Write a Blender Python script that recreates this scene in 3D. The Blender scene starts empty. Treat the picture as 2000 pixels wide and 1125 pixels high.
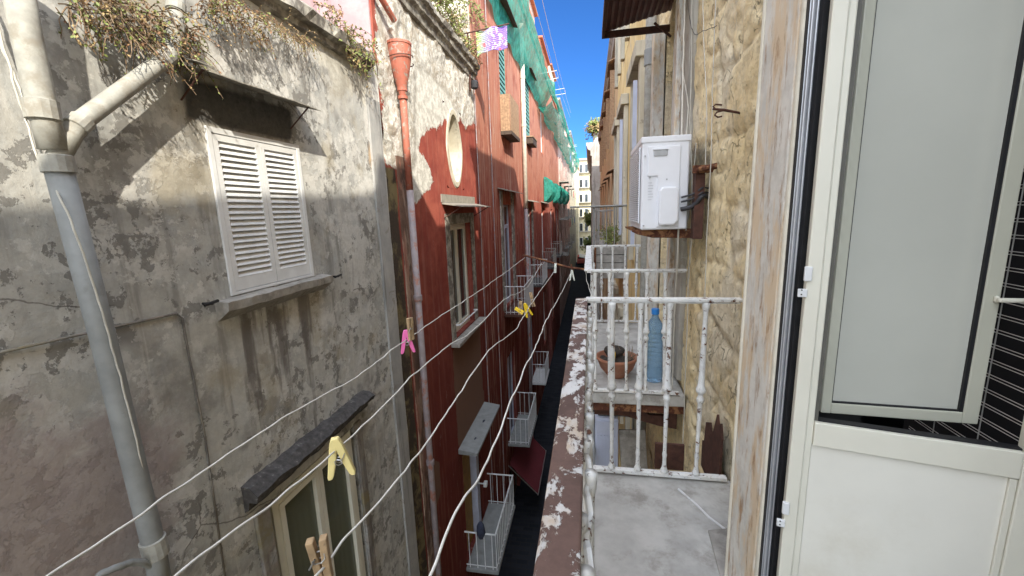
import bpy, math, random
from mathutils import Vector, Matrix, noise
from math import sin, cos, pi, radians as R
random.seed(7)
S = bpy.context.scene
COL = S.collection
# ------------------------------------------------------------------ camera (eye = origin, street runs along +Y)
F = 820.0
dn = Vector((150, 4450, F)).normalized()
st = Vector((152, 413-562.5, F)).normalized()
st = (st - dn*dn.dot(st)).normalized()
rt = dn.cross(st)
M3 = Matrix((rt, st, -dn))            # rows: world axes in camera coords (x right, y down, z forward)
cam = bpy.data.cameras.new('camera'); camo = bpy.data.objects.new('camera', cam); COL.objects.link(camo)
cam.sensor_width = 36; cam.lens = F/2000*36; cam.clip_start = 0.02; cam.clip_end = 2000
c0, c1, c2 = M3.col[0], M3.col[1], M3.col[2]
mw = Matrix((c0, -c1, -c2)).transposed().to_4x4()
camo.matrix_world = mw
S.camera = camo
def ray(px, py): return M3 @ Vector((px-1000, py-562.5, F))
def P(px, py, X=None, Y=None, Z=None):
    r = ray(px, py)
    t = X/r.x if X is not None else (Y/r.y if Y is not None else Z/r.z)
    return r*t
# ------------------------------------------------------------------ world, sun, exposure
SD = Vector((-.431, .687, -.585)).normalized()      # direction the sunlight travels
elev = math.asin(-SD.z); azim = math.atan2(-SD.x, -SD.y)
w = bpy.data.worlds.new('World'); S.world = w; w.use_nodes = True
nt = w.node_tree; nt.nodes.clear()
sky = nt.nodes.new('ShaderNodeTexSky'); sky.sky_type = 'NISHITA'; sky.sun_disc = False
sky.sun_elevation = elev; sky.sun_rotation = azim; sky.altitude = 2500; sky.air_density = 1.0; sky.dust_density = 0.0; sky.ozone_density = 6.0
bg = nt.nodes.new('ShaderNodeBackground'); bg.inputs[1].default_value = 0.08
wo = nt.nodes.new('ShaderNodeOutputWorld')
# unseen white cloud added overhead and behind the viewer to fill the shade (the strip over the alley's far end is clear blue)
tc = nt.nodes.new('ShaderNodeTexCoord'); sx = nt.nodes.new('ShaderNodeSeparateXYZ'); nt.links.new(tc.outputs['Generated'], sx.inputs[0])
def wmap(v, a, b):
    q = nt.nodes.new('ShaderNodeMapRange'); q.interpolation_type = 'SMOOTHSTEP'; nt.links.new(v, q.inputs[0]); q.inputs[1].default_value = a; q.inputs[2].default_value = b; return q.outputs[0]
def wmath(op, a, b):
    q = nt.nodes.new('ShaderNodeMath'); q.operation = op
    for i, v in enumerate((a, b)):
        if isinstance(v, (int, float)): q.inputs[i].default_value = v
        else: nt.links.new(v, q.inputs[i])
    return q.outputs[0]
up = wmath('MULTIPLY', wmap(sx.outputs[2], .6, .9), .45); back = wmath('MULTIPLY', wmap(sx.outputs[1], .25, -.35), wmap(sx.outputs[2], -.02, .1))
cn0 = nt.nodes.new('ShaderNodeTexNoise'); cn0.inputs['Scale'].default_value = 3.0; nt.links.new(tc.outputs['Generated'], cn0.inputs['Vector'])
cl = wmath('MULTIPLY', wmath('MAXIMUM', up, back), wmap(cn0.outputs['Fac'], .1, .45))
bg2 = nt.nodes.new('ShaderNodeBackground'); bg2.inputs[0].default_value = (.86, .945, 1.07, 1); bg2.inputs[1].default_value = 2.2
ms = nt.nodes.new('ShaderNodeMixShader'); 
tint = nt.nodes.new('ShaderNodeMix'); tint.data_type = 'RGBA'; tint.blend_type = 'MULTIPLY'; tint.inputs[0].default_value = 1; tint.inputs[7].default_value = (.42, .78, 1.12, 1); nt.links.new(sky.outputs[0], tint.inputs[6])
nt.links.new(tint.outputs[2], bg.inputs[0]); nt.links.new(cl, ms.inputs[0]); nt.links.new(bg.outputs[0], ms.inputs[1]); nt.links.new(bg2.outputs[0], ms.inputs[2]); nt.links.new(ms.outputs[0], wo.inputs[0])
sl = bpy.data.lights.new('sun', 'SUN'); sl.energy = 3.3; sl.angle = R(0.6); sl.color = (1, .93, .80)
so = bpy.data.objects.new('sun', sl); COL.objects.link(so); so.rotation_euler = SD.to_track_quat('-Z', 'Y').to_euler()
so.location = (5, -8, 12)
S.view_settings.view_transform = 'Standard'; S.view_settings.look = 'None'; S.view_settings.exposure = 1.28; S.view_settings.gamma = 1
S.cycles.max_bounces = 8; S.cycles.diffuse_bounces = 5
# ------------------------------------------------------------------ shader helper
class NT:
    def __init__(s, name):
        s.m = bpy.data.materials.new(name); s.m.use_nodes = True; s.t = s.m.node_tree
        s.b = s.t.nodes['Principled BSDF']; s.out = s.t.nodes['Material Output']
        s.pos = s.t.nodes.new('ShaderNodeNewGeometry').outputs['Position']; s.bumps = []
    def n(s, typ): return s.t.nodes.new(typ)
    def lk(s, a, b): s.t.links.new(a, b)
    def put(s, sock, v):
        if hasattr(v, 'is_output') or hasattr(v, 'links'): s.lk(v, sock)
        else:
            if isinstance(v, (tuple, list)) and len(v) == 3 and sock.type == 'RGBA': v = (*v, 1)
            sock.default_value = v
    def vec(s, sc=(1, 1, 1), off=(0, 0, 0), src=None):
        m = s.n('ShaderNodeMapping'); s.lk(src or s.pos, m.inputs[0]); m.inputs['Scale'].default_value = sc; m.inputs['Location'].default_value = off
        return m.outputs[0]
    def noise(s, scale, detail=6, rough=.6, sc=(1, 1, 1), off=(0, 0, 0), dist=0.0, src=None):
        q = s.n('ShaderNodeTexNoise'); s.lk(s.vec(sc, off, src), q.inputs['Vector'])
        q.inputs['Scale'].default_value = scale; q.inputs['Detail'].default_value = detail
        q.inputs['Roughness'].default_value = rough; q.inputs['Distortion'].default_value = dist
        return q.outputs['Fac']
    def wv(s, amp, scale):      # position warped by noise
        q = s.n('ShaderNodeTexNoise'); s.lk(s.pos, q.inputs['Vector']); q.inputs['Scale'].default_value = scale; q.inputs['Detail'].default_value = 5
        m = s.n('ShaderNodeVectorMath'); m.operation = 'MULTIPLY_ADD'; s.lk(q.outputs['Color'], m.inputs[0]); m.inputs[1].default_value = (amp, amp, amp); s.lk(s.pos, m.inputs[2]); return m.outputs[0]
    def vor(s, scale, feature='F1', sc=(1, 1, 1), src=None):
        q = s.n('ShaderNodeTexVoronoi'); q.feature = feature; s.lk(s.vec(sc, src=src), q.inputs['Vector']); q.inputs['Scale'].default_value = scale
        return q.outputs['Distance']
    def ramp(s, v, a, b, lo=0.0, hi=1.0):
        q = s.n('ShaderNodeMapRange'); s.put(q.inputs[0], v); q.interpolation_type = 'SMOOTHSTEP'
        q.inputs[1].default_value = a; q.inputs[2].default_value = b; q.inputs[3].default_value = lo; q.inputs[4].default_value = hi
        return q.outputs[0]
    def math(s, op, a, b=0.0, c=0.0):
        q = s.n('ShaderNodeMath'); q.operation = op; s.put(q.inputs[0], a); s.put(q.inputs[1], b); s.put(q.inputs[2], c); return q.outputs[0]
    def mix(s, f, a, b, mode='MIX'):
        q = s.n('ShaderNodeMix'); q.data_type = 'RGBA'; q.blend_type = mode
        s.put(q.inputs[0], f); s.put(q.inputs[6], a); s.put(q.inputs[7], b); return q.outputs[2]
    def attr(s, name):
        q = s.n('ShaderNodeAttribute'); q.attribute_name = name; return q.outputs['Fac']
    def sep(s, i):
        q = s.n('ShaderNodeSeparateXYZ'); s.lk(s.pos, q.inputs[0]); return q.outputs[i]
    def bump(s, h, strength=.4, dist=.01):
        q = s.n('ShaderNodeBump'); s.lk(h, q.inputs['Height']); q.inputs['Strength'].default_value = strength; q.inputs['Distance'].default_value = dist
        if s.bumps: s.lk(s.bumps[-1], q.inputs['Normal'])
        s.bumps.append(q.outputs[0]); s.lk(q.outputs[0], s.b.inputs['Normal'])
    def fin(s, col=None, rough=.85, metal=0.0, spec=.3):
        if col is not None: s.put(s.b.inputs['Base Color'], col)
        s.put(s.b.inputs['Roughness'], rough); s.put(s.b.inputs['Metallic'], metal); s.b.inputs['Specular IOR Level'].default_value = spec
        return s.m
def simple(name, col, rough=.6, var=.25, metal=0.0, scale=14, spec=.4, bump=.15, dirt=None, dscale=3.0, dlo=.5, dhi=.65):
    t = NT(name); a = t.noise(scale, 5); c = t.mix(t.ramp(a, .3, .7), tuple(x*(1-var) for x in col), tuple(min(1, x*(1+var*.6)) for x in col))
    if dirt:
        c = t.mix(t.ramp(t.noise(dscale, 8, .7), dlo, dhi), c, dirt)
    if bump: t.bump(a, bump, .004)
    return t.fin(c, rough, metal, spec)
# ------------------------------------------------------------------ materials
def mat_grey_plaster():
    t = NT('grey_stained_plaster')
    big = t.noise(.55, 5, .6, off=(3, 1, 0)); mid = t.noise(2.1, 9, .66, dist=.2); fine = t.noise(22, 6, .7)
    c = t.mix(t.ramp(big, .35, .65), (.37, .375, .36), (.48, .48, .455))
    c = t.mix(t.ramp(t.noise(1.3, 7, .6, off=(9, 2, 5), dist=.1), .50, .64, 0, .85), c, (.25, .245, .23))
    c = t.mix(t.ramp(t.noise(3.6, 8, .7, off=(2, 8, 5), dist=.1), .42, .60, .0, .5), c, (.52, .50, .45))
    stk = t.noise(3.2, 6, .6, sc=(1, 1.6, .16), off=(0, 4, 0))
    c = t.mix(t.ramp(stk, .52, .66, 0, .6), c, (.20, .195, .18))
    stk2 = t.noise(4.5, 5, .6, sc=(1, 1.8, .12), off=(0, 11, 3))
    c = t.mix(t.ramp(stk2, .58, .68, 0, .55), c, (.56, .54, .49))
    pe = t.noise(2.4, 14, .70, off=(1, 7, 2), dist=.15)
    gate = t.ramp(t.noise(.75, 3, .5, off=(4, 0, 8)), .42, .50)
    m1 = t.math('MULTIPLY', t.ramp(pe, .505, .525), gate)
    c = t.mix(t.math('MULTIPLY', m1, .75), c, (.60, .59, .555))
    m3 = t.math('MULTIPLY', t.ramp(t.noise(5.5, 13, .70, off=(11, 3, 2), dist=.1), .53, .55), t.ramp(t.noise(1.1, 4, .5, off=(14, 0, 3)), .46, .53)); c = t.mix(t.math('MULTIPLY', m3, .6), c, (.62, .61, .57))
    pe2 = t.noise(4.6, 13, .70, off=(6, 3, 1), dist=.15)
    m2 = t.math('MULTIPLY', t.ramp(pe2, .545, .56), t.ramp(t.noise(.9, 3, .5, off=(2, 5, 1)), .44, .51))
    c = t.mix(t.math('MULTIPLY', m2, .75), c, (.16, .155, .145))
    c = t.mix(t.ramp(t.noise(1.0, 6, .6, off=(12, 3, 4)), .55, .66, 0, .5), c, (.36, .31, .21))
    cr = t.ramp(t.vor(.8, 'DISTANCE_TO_EDGE', src=t.wv(.25, 2.0)), .0015, .006, 1, 0)
    cr = t.math('MULTIPLY', cr, t.ramp(t.noise(.9, 3, .5, off=(7, 7, 1)), .52, .58)); c = t.mix(t.math('MULTIPLY', cr, .7), c, (.10, .09, .08))
    # masks measured on the wall
    rag = t.math('MULTIPLY', t.math('SUBTRACT', mid, .5), 1.3)
    pk = t.ramp(t.math('ADD', t.attr('pink'), rag), -.2, .25, 0, .8); c = t.mix(pk, c, (.36, .30, .285))
    oc = t.ramp(t.math('ADD', t.attr('ochre'), t.math('MULTIPLY', rag, .35)), -.04, .05, 0, .9); c = t.mix(oc, c, (.55, .40, .25))
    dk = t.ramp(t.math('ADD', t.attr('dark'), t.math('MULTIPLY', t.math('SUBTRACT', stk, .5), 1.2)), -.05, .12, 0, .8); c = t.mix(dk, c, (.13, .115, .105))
    wh = t.math('ADD', t.attr('white'), rag); wf = t.ramp(wh, -.04, .10, 0, .95)
    c = t.mix(wf, c, t.mix(t.ramp(pe, .40, .62), (.36, .34, .29), (.62, .60, .53)))
    c = t.mix(t.ramp(t.math('ADD', t.attr('dark_patch'), t.math('MULTIPLY', rag, .06)), -.03, .03, 0, .93), c, (.055, .055, .055))  # darker patch of wall between shutter top and canopy
    md = t.attr('moss'); c = t.mix(t.ramp(t.math('ADD', md, t.math('MULTIPLY', rag, .2)), 0, .05), c, t.mix(t.ramp(mid, .45, .6), (.10, .095, .075), (.24, .20, .11)))
    c = t.mix(t.ramp(fine, .3, .7, 0, .25), c, (.2, .18, .16))
    t.bump(m1, .5, .006); t.bump(m2, .5, .005); t.bump(mid, .6, .03); t.bump(fine, .25, .006)
    return t.fin(c, .93, 0, .02)
def mat_red_plaster(name, fade=0.0):
    t = NT(name)
    mid = t.noise(2.0, 8, .65, dist=.5); pe = t.noise(3.1, 12, .72, off=(1, 7, 2), dist=.7); fine = t.noise(26, 6, .7)
    c = t.mix(t.ramp(mid, .35, .65), (.27, .062, .048), (.36, .10, .07))
    low_shade = t.ramp(t.math('ADD', t.sep(2), t.math('MULTIPLY', mid, 2.0)), -3.5, 1.2, .75, 0); c = t.mix(low_shade, c, (.115, .030, .028))  # alley shade put into the paint colour, darker towards the ground
    if fade:
        upper_lit = t.ramp(t.math('ADD', t.sep(2), t.math('MULTIPLY', mid, 3.0)), 1.0, 4.0, 0, .9); c = t.mix(upper_lit, c, (.42, .185, .125))  # faded paint, with the sunlit brightness of the upper wall put in too
    c = t.mix(t.ramp(t.noise(.9, 6, .6, off=(3, 1, 9)), .50, .66, 0, .6), c, (.20, .05, .04))
    stk = t.noise(4.0, 6, .65, sc=(1, 1.8, .10), off=(0, 4, 0))
    c = t.mix(t.ramp(stk, .50, .66, 0, .35+.35*fade), c, (.54, .36, .27) if fade else (.37, .17, .13))
    stk2 = t.noise(5.5, 6, .6, sc=(1, 2.0, .13), off=(0, 14, 3))
    c = t.mix(t.ramp(stk2, .56, .66, 0, .5), c, (.19, .05, .04))
    c = t.mix(t.ramp(t.noise(5, 9, .75, sc=(1, 1.5, .35), off=(5, 2, 2)), .62, .66, 0, .25+.5*fade), c, (.62, .52, .44))
    rag = t.math('MULTIPLY', t.math('SUBTRACT', t.noise(3.5, 10, .7, off=(2, 2, 2)), .5), .7)
    wf = t.ramp(t.math('ADD', t.attr('white'), rag), -.015, .02)
    blotch = t.noise(7, 9, .75, off=(8, 1, 1))
    wc = t.mix(t.ramp(blotch, .42, .58), (.47, .46, .41), (.70, .69, .63))
    wc = t.mix(t.math('MULTIPLY', t.ramp(t.attr('flake'), 0, .3), t.ramp(pe, .50, .54, 0, .8)), wc, (.40, .36, .29))
    c = t.mix(wf, c, wc)
    gp = t.ramp(t.math('ADD', t.attr('patch'), t.math('MULTIPLY', rag, .25)), 0, .04, 0, .85); c = t.mix(gp, c, (.20, .135, .10))
    md = t.attr('moss'); c = t.mix(t.ramp(t.math('ADD', md, t.math('MULTIPLY', rag, .2)), 0, .05), c, t.mix(t.ramp(mid, .45, .6), (.06, .055, .045), (.20, .17, .09)))
    c = t.mix(t.ramp(fine, .3, .7, 0, .2), c, (.18, .08, .06))
    t.bump(mid, .4, .02); t.bump(wf, .5, .012); t.bump(t.math('MULTIPLY', pe, t.ramp(t.attr('flake'), 0, .3)), 1.0, .05); t.bump(fine, .25, .006)
    return t.fin(c, .92, 0, .02)
def mat_facade(name, a, b, patch, sc=1.0, streak=.6):
    t = NT(name); mid = t.noise(1.2*sc, 8, .66, dist=.4)
    c = t.mix(t.ramp(mid, .38, .62), a, b)
    c = t.mix(t.ramp(t.noise(2.6*sc, 6, .6, sc=(1.7, 1.7, .13), off=(1, 3, 0)), .52, .68, 0, streak), c, tuple(x*.45 for x in a))
    c = t.mix(t.ramp(t.noise(1.7*sc, 10, .72, off=(7, 3, 4), dist=.6), .58, .61, 0, .8), c, patch)
    t.bump(mid, .4, .03); t.bump(t.noise(18, 5, .7), .25, .01)
    return t.fin(c, .92, 0, .02)
def mat_tuff():
    t = NT('yellow_tuff_stone'); a = t.noise(2.3, 9, .68, dist=.3); b = t.noise(9, 8, .72); f = t.noise(55, 5, .7)
    c = t.mix(t.ramp(a, .36, .62), (.80, .64, .37), (.92, .78, .50))
    c = t.mix(t.ramp(t.noise(1.4, 6, .6, off=(4, 4, 1)), .50, .62, 0, .75), c, (.76, .69, .54))
    c = t.mix(t.ramp(b, .56, .64, 0, .45), c, (.56, .48, .33))
    c = t.mix(t.ramp(t.noise(6, 9, .75, off=(1, 9, 3)), .61, .64, 0, .7), c, (.62, .57, .47))
    c = t.mix(t.ramp(t.attr('deep'), .25, .95, 0, .75), c, (.20, .17, .125))
    c = t.mix(t.ramp(t.math('ADD', t.attr('dark_patch'), t.math('MULTIPLY', t.math('SUBTRACT', b, .5), .5)), -.02, .10, 0, .75), c, (.06, .06, .07))
    c = t.mix(t.ramp(t.vor(38), .0, .22, .45, 0), c, (.25, .2, .13))
    ck = t.ramp(t.vor(2.6, 'DISTANCE_TO_EDGE', src=t.wv(.5, 3.5)), .002, .014, 1, 0); ck = t.math('MULTIPLY', ck, t.ramp(t.noise(3.0, 5, .6, off=(8, 8, 1)), .52, .60))
    ck2 = t.ramp(t.vor(6.5, 'DISTANCE_TO_EDGE', sc=(1, 1, .6), src=t.wv(.3, 6)), .002, .018, 1, 0); ck2 = t.math('MULTIPLY', ck2, t.ramp(t.noise(4.0, 5, .6, off=(3, 1, 6)), .56, .62))
    pit = t.math('MULTIPLY', t.ramp(t.noise(26, 3, .5, sc=(1, 1, .7)), .66, .72), .8)
    ckm = t.math('MAXIMUM', t.math('MAXIMUM', ck, ck2), pit)
    c = t.mix(t.math('MULTIPLY', ckm, .6), c, (.20, .16, .11))
    mot = t.noise(13, 9, .78, off=(3, 3, 3)); c = t.mix(t.ramp(mot, .38, .55, .5, 0), c, (.46, .38, .25)); c = t.mix(t.ramp(t.noise(19, 8, .8, off=(6, 1, 3)), .55, .66, 0, .5), c, (.74, .68, .55))
    inv = t.math('SUBTRACT', 1.0, ckm); t.bump(inv, 1.0, .03)
    t.bump(b, .9, .03); t.bump(mot, .8, .015); t.bump(f, .5, .006)
    return t.fin(c, .95, 0, .02)
def mat_peel(name, under, paint, lo, hi, scale=9, rough=.7, third=None, sc=(1, 1, 1), off=(0, 0, 0), bump=.6):
    t = NT(name); p = t.noise(scale, 12, .70, sc=sc, off=off, dist=.35); f = t.noise(60, 4, .6)
    u = t.mix(t.ramp(t.noise(scale*1.3, 6, .7, off=(5, 5, 5)), .35, .65), tuple(x*.65 for x in under), under)
    pm = t.ramp(p, lo, hi)
    pc = t.mix(t.ramp(t.noise(scale*.7, 6, .7, off=(3, 1, 7)), .35, .7), paint, tuple(x*.78 for x in paint))
    if third: pc = t.mix(t.ramp(t.noise(scale*.45, 7, .7, off=(1, 2, 9), sc=sc), .47, .60, 0, .85), pc, third)
    c = t.mix(pm, u, pc)
    t.bump(pm, bump, .0025); t.bump(f, .2, .002)
    return t.fin(c, rough, 0, .3)
def mat_glass(name, col, rough=.06, alpha=.5):
    t = NT(name); tr = t.n('ShaderNodeBsdfTransparent'); tr.inputs[0].default_value = (*col, 1)
    mx = t.n('ShaderNodeMixShader'); t.fin(tuple(x*.35 for x in col), rough, 0, .8)
    mx.inputs[0].default_value = 1-alpha; t.lk(tr.outputs[0], mx.inputs[1]); t.lk(t.b.outputs[0], mx.inputs[2]); t.lk(mx.outputs[0], t.out.inputs[0]); return t.m
M = {}
M['grey'] = mat_grey_plaster()
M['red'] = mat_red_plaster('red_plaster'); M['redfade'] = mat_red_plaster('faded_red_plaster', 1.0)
M['tuff'] = mat_tuff()
M['yellow'] = mat_facade('yellow_plaster', (.66, .50, .25), (.74, .60, .34), (.48, .42, .32))
M['ochre'] = mat_facade('ochre_plaster', (.60, .43, .25), (.66, .52, .34), (.45, .38, .30))
M['pinkwall'] = mat_facade('pink_plaster', (.50, .30, .25), (.62, .44, .37), (.66, .60, .52), 1.4)
M['creamwall'] = mat_facade('cream_plaster', (.60, .53, .36), (.70, .64, .46), (.45, .40, .30), .7, .35)
M['greywall'] = mat_facade('weathered_stone', (.36, .33, .30), (.46, .43, .40), (.26, .24, .23), 1.4)
M['palewall'] = mat_facade('pale_plaster', (.46, .42, .33), (.56, .52, .42), (.30, .27, .22), 1.2)
M['purple'] = mat_facade('mauve_plaster', (.36, .26, .27), (.44, .33, .33), (.50, .46, .42), 1.2)
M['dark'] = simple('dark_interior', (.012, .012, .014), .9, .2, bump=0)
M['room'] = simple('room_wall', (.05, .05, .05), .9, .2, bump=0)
M['lava'] = simple('basalt_paving', (.055, .058, .065), .6, .4, scale=5, bump=.5)
M['white'] = simple('white_lacquer', (.68, .69, .69), .4, .10, scale=4, bump=.03, dirt=(.42, .40, .36), dscale=5, dlo=.62, dhi=.78)
M['cream'] = simple('cream_lacquer', (.67, .65, .55), .35, .06, scale=3, bump=.02)
M['panel'] = simple('cream_panel', (.71, .69, .61), .42, .05, scale=2, bump=.01, dirt=(.64, .61, .52), dscale=2.5, dlo=.48, dhi=.7)
M['sashg'] = simple('grey_green_lacquer', (.47, .465, .38), .35, .06, scale=3, bump=.02)
M['alu'] = simple('grey_aluminium', (.46, .47, .49), .35, .12, metal=.5, scale=6, bump=.04)
M['gasket'] = simple('black_rubber', (.012, .012, .014), .55, .3, bump=.05)
M['darkband'] = simple('brown_grey_band', (.10, .095, .08), .6, .1, bump=0)
M['frost'] = simple('frosted_glass', (.49, .49, .43), .10, .06, scale=1.4, bump=.0, spec=.6)
M['castw'] = mat_peel('white_painted_iron', (.16, .065, .035), (.71, .71, .69), .385, .425, 30, .55, third=(.66, .64, .59), bump=.8)
M['rail'] = mat_peel('peeling_handrail', (.13, .078, .062), (.58, .575, .56), .505, .53, 10, .6, third=(.42, .33, .24), off=(0, 3, 0), sc=(1.6, 1, 1))
M['casing'] = mat_peel('peeling_door_surround', (.42, .27, .16), (.69, .67, .61), .32, .50, 12, .75, third=(.64, .50, .33), sc=(2.0, 2.0, .5), bump=.3)
M['casingedge'] = mat_peel('cream_edge_paint', (.30, .2, .12), (.66, .61, .50), .30, .36, 9, .7)
M['slab'] = simple('worn_marble_floor', (.42, .41, .385), .75, .18, scale=7, bump=.4, dirt=(.24, .225, .20), dscale=4.5, dlo=.47, dhi=.70)
M['marble'] = simple('white_marble', (.60, .60, .60), .55, .12, scale=6, bump=.2, dirt=(.36, .34, .31), dscale=6, dlo=.52, dhi=.7)
M['greypipe'] = simple('grey_painted_pipe', (.25, .26, .255), .6, .15, scale=5, bump=.1, dirt=(.17, .17, .16), dscale=3.5, dlo=.55, dhi=.75)
M['fibre'] = simple('fibre_cement', (.34, .335, .30), .85, .2, scale=12, bump=.4, dirt=(.26, .24, .20), dscale=7, dlo=.48, dhi=.65)
M['redpipe'] = mat_peel('red_painted_pipe', (.36, .30, .25), (.40, .13, .085), .40, .46, 9, .6)
M['mauvepipe'] = simple('mauve_grey_pipe', (.30, .255, .26), .55, .15, scale=6, bump=.1, dirt=(.33, .15, .11), dscale=4, dlo=.5, dhi=.62)
M['creampipe'] = simple('cream_pipe', (.60, .55, .45), .6, .15, scale=6, bump=.1)
M['rust'] = mat_peel('rusty_iron', (.10, .035, .02), (.27, .13, .06), .48, .58, 14, .85)
M['darkrust'] = simple('dark_rust', (.075, .032, .022), .8, .35, scale=20, bump=.4)
M['roofsheet'] = simple('brown_corrugated_sheet', (.10, .035, .026), .55, .3, scale=9, bump=.2)
M['lead'] = simple('grey_sheet_metal', (.27, .25, .21), .7, .2, scale=9, bump=.2)
M['slate'] = simple('dark_mossy_stone', (.075, .07, .068), .85, .4, scale=16, bump=1.0, dirt=(.24, .235, .22), dscale=16, dlo=.60, dhi=.68)
M['stone'] = simple('grey_stone', (.33, .31, .28), .9, .2, scale=12, bump=.5, dirt=(.2, .185, .165), dscale=5)
M['cornice'] = simple('weathered_cornice', (.36, .34, .29), .92, .25, scale=10, bump=.9, dirt=(.15, .135, .115), dscale=4.5, dlo=.42, dhi=.56)
M['glassd'] = simple('dark_window_glass', (.035, .04, .042), .08, .4, scale=1.2, bump=.0, spec=.8)
M['glassg'] = mat_glass('green_tinted_glass', (.62, .66, .54), .07, .55)
M['curtain'] = simple('lace_curtain', (.50, .51, .46), .9, .2, scale=40, bump=.4)
M['ac'] = simple('white_appliance_shell', (.72, .73, .76), .4, .05, scale=3, bump=.03, dirt=(.55, .55, .54), dscale=7, dlo=.62, dhi=.8)
M['acg'] = simple('grey_grille', (.40, .405, .41), .5, .1)
M['acl'] = simple('printed_label_grey', (.45, .46, .48), .5, .05, bump=0)
M['rope'] = simple('white_plastic_line', (.66, .65, .60), .6, .12, scale=60, bump=.2)
M['cable'] = simple('cream_cable', (.52, .50, .44), .6, .15)
M['blackcable'] = simple('black_cable', (.03, .03, .035), .5, .2)
M['pink'] = simple('pink_plastic', (.80, .16, .42), .35, .06, bump=0)
M['yel'] = simple('yellow_plastic', (.80, .56, .03), .35, .06, bump=0)
M['cpin'] = simple('pale_yellow_plastic', (.80, .68, .30), .35, .08, scale=30, bump=.05)
M['wpin'] = simple('white_plastic', (.70, .74, .68), .4, .06, bump=0)
M['wood'] = simple('weathered_wood', (.36, .25, .14), .8, .35, scale=40, bump=.4, dirt=(.16, .11, .07), dscale=30)
M['boxwood'] = simple('brown_boards', (.34, .22, .13), .8, .3, scale=16, bump=.4)
M['steel'] = simple('spring_steel', (.45, .45, .45), .3, .1, metal=.9, bump=0)
M['wire'] = simple('chromed_wire', (.62, .62, .60), .3, .1, metal=.3, bump=0)
M['teal'] = simple('green_shutter_paint', (.12, .27, .23), .6, .2, scale=6)
M['brownwood'] = simple('dark_brown_wood', (.07, .05, .035), .7, .3, scale=14)
M['terra'] = simple('terracotta', (.34, .14, .08), .75, .2, scale=9, bump=.2, dirt=(.30, .17, .11), dscale=12)
M['soil'] = simple('dry_soil', (.05, .04, .032), .95, .4, scale=40, bump=1)
M['leafg'] = simple('green_leaf', (.19, .23, .06), .6, .4, scale=9, bump=0)
M['leafd'] = simple('dry_leaf', (.34, .24, .11), .8, .4, scale=9, bump=0)
M['leafr'] = simple('reddish_leaf', (.24, .13, .07), .8, .4, scale=9, bump=0)
M['stem'] = simple('dry_stem', (.19, .13, .08), .8, .3, bump=0)
M['redcloth'] = simple('dark_red_cloth', (.13, .018, .025), .9, .2, scale=20)
M['tank'] = simple('blue_grey_dome', (.16, .24, .30), .5, .2)
M['roofred'] = simple('red_roof_panel', (.42, .14, .07), .8, .25, scale=6)
M['yellowdoor'] = simple('ochre_door', (.34, .20, .04), .6, .2, scale=5)
M['lavender'] = simple('pale_blue_panel', (.46, .49, .60), .5, .1, scale=4)
M['rag'] = simple('dark_blue_rag', (.03, .035, .06), .9, .3)
def mat_water():
    t = NT('blue_plastic_bottle'); t.fin((.36, .56, .74), .10, 0, .6); t.b.inputs['Transmission Weight'].default_value = .78; t.b.inputs['IOR'].default_value = 1.25
    t.bump(t.noise(60, 3, .5, sc=(1, 1, 2)), .5, .01); return t.m
M['bottle'] = mat_water()
M['capblue'] = simple('blue_cap', (.03, .22, .62), .4, .1, bump=0)
def mat_net():
    t = NT('green_netting'); a = t.noise(3.0, 7, .7, dist=.5)
    c = t.mix(t.ramp(a, .35, .65), (.02, .25, .19), (.07, .45, .36))
    tr = t.n('ShaderNodeBsdfTransparent'); mx = t.n('ShaderNodeMixShader'); tl = t.n('ShaderNodeBsdfTranslucent'); m2 = t.n('ShaderNodeMixShader')
    t.fin(c, .8, 0, .2); t.lk(c, tl.inputs[0]); m2.inputs[0].default_value = .4
    t.lk(t.b.outputs[0], m2.inputs[1]); t.lk(tl.outputs[0], m2.inputs[2])
    t.lk(t.ramp(t.noise(6, 6, .7), .3, .7, .66, .93), mx.inputs[0]); t.lk(tr.outputs[0], mx.inputs[1]); t.lk(m2.outputs[0], mx.inputs[2]); t.lk(mx.outputs[0], t.out.inputs[0]); return t.m
M['net'] = mat_net()
def mat_towel():
    t = NT('printed_towel_cloth'); y = t.sep(1); z = t.sep(2)
    n = t.noise(9, 5, .6, dist=1.0)
    g = t.ramp(t.math('ADD', t.sep(0), t.math('MULTIPLY', n, .35)), -2.95, -2.35)
    c = t.mix(g, (.38, .52, .14), (.26, .16, .52)); c = t.mix(t.ramp(n, .55, .6), c, (.52, .50, .52))
    c = t.mix(t.ramp(t.noise(6, 3, .5, off=(4, 4, 4)), .60, .64), c, (.62, .14, .16)); return t.fin(c, .9)
M['towel'] = mat_towel()
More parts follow.
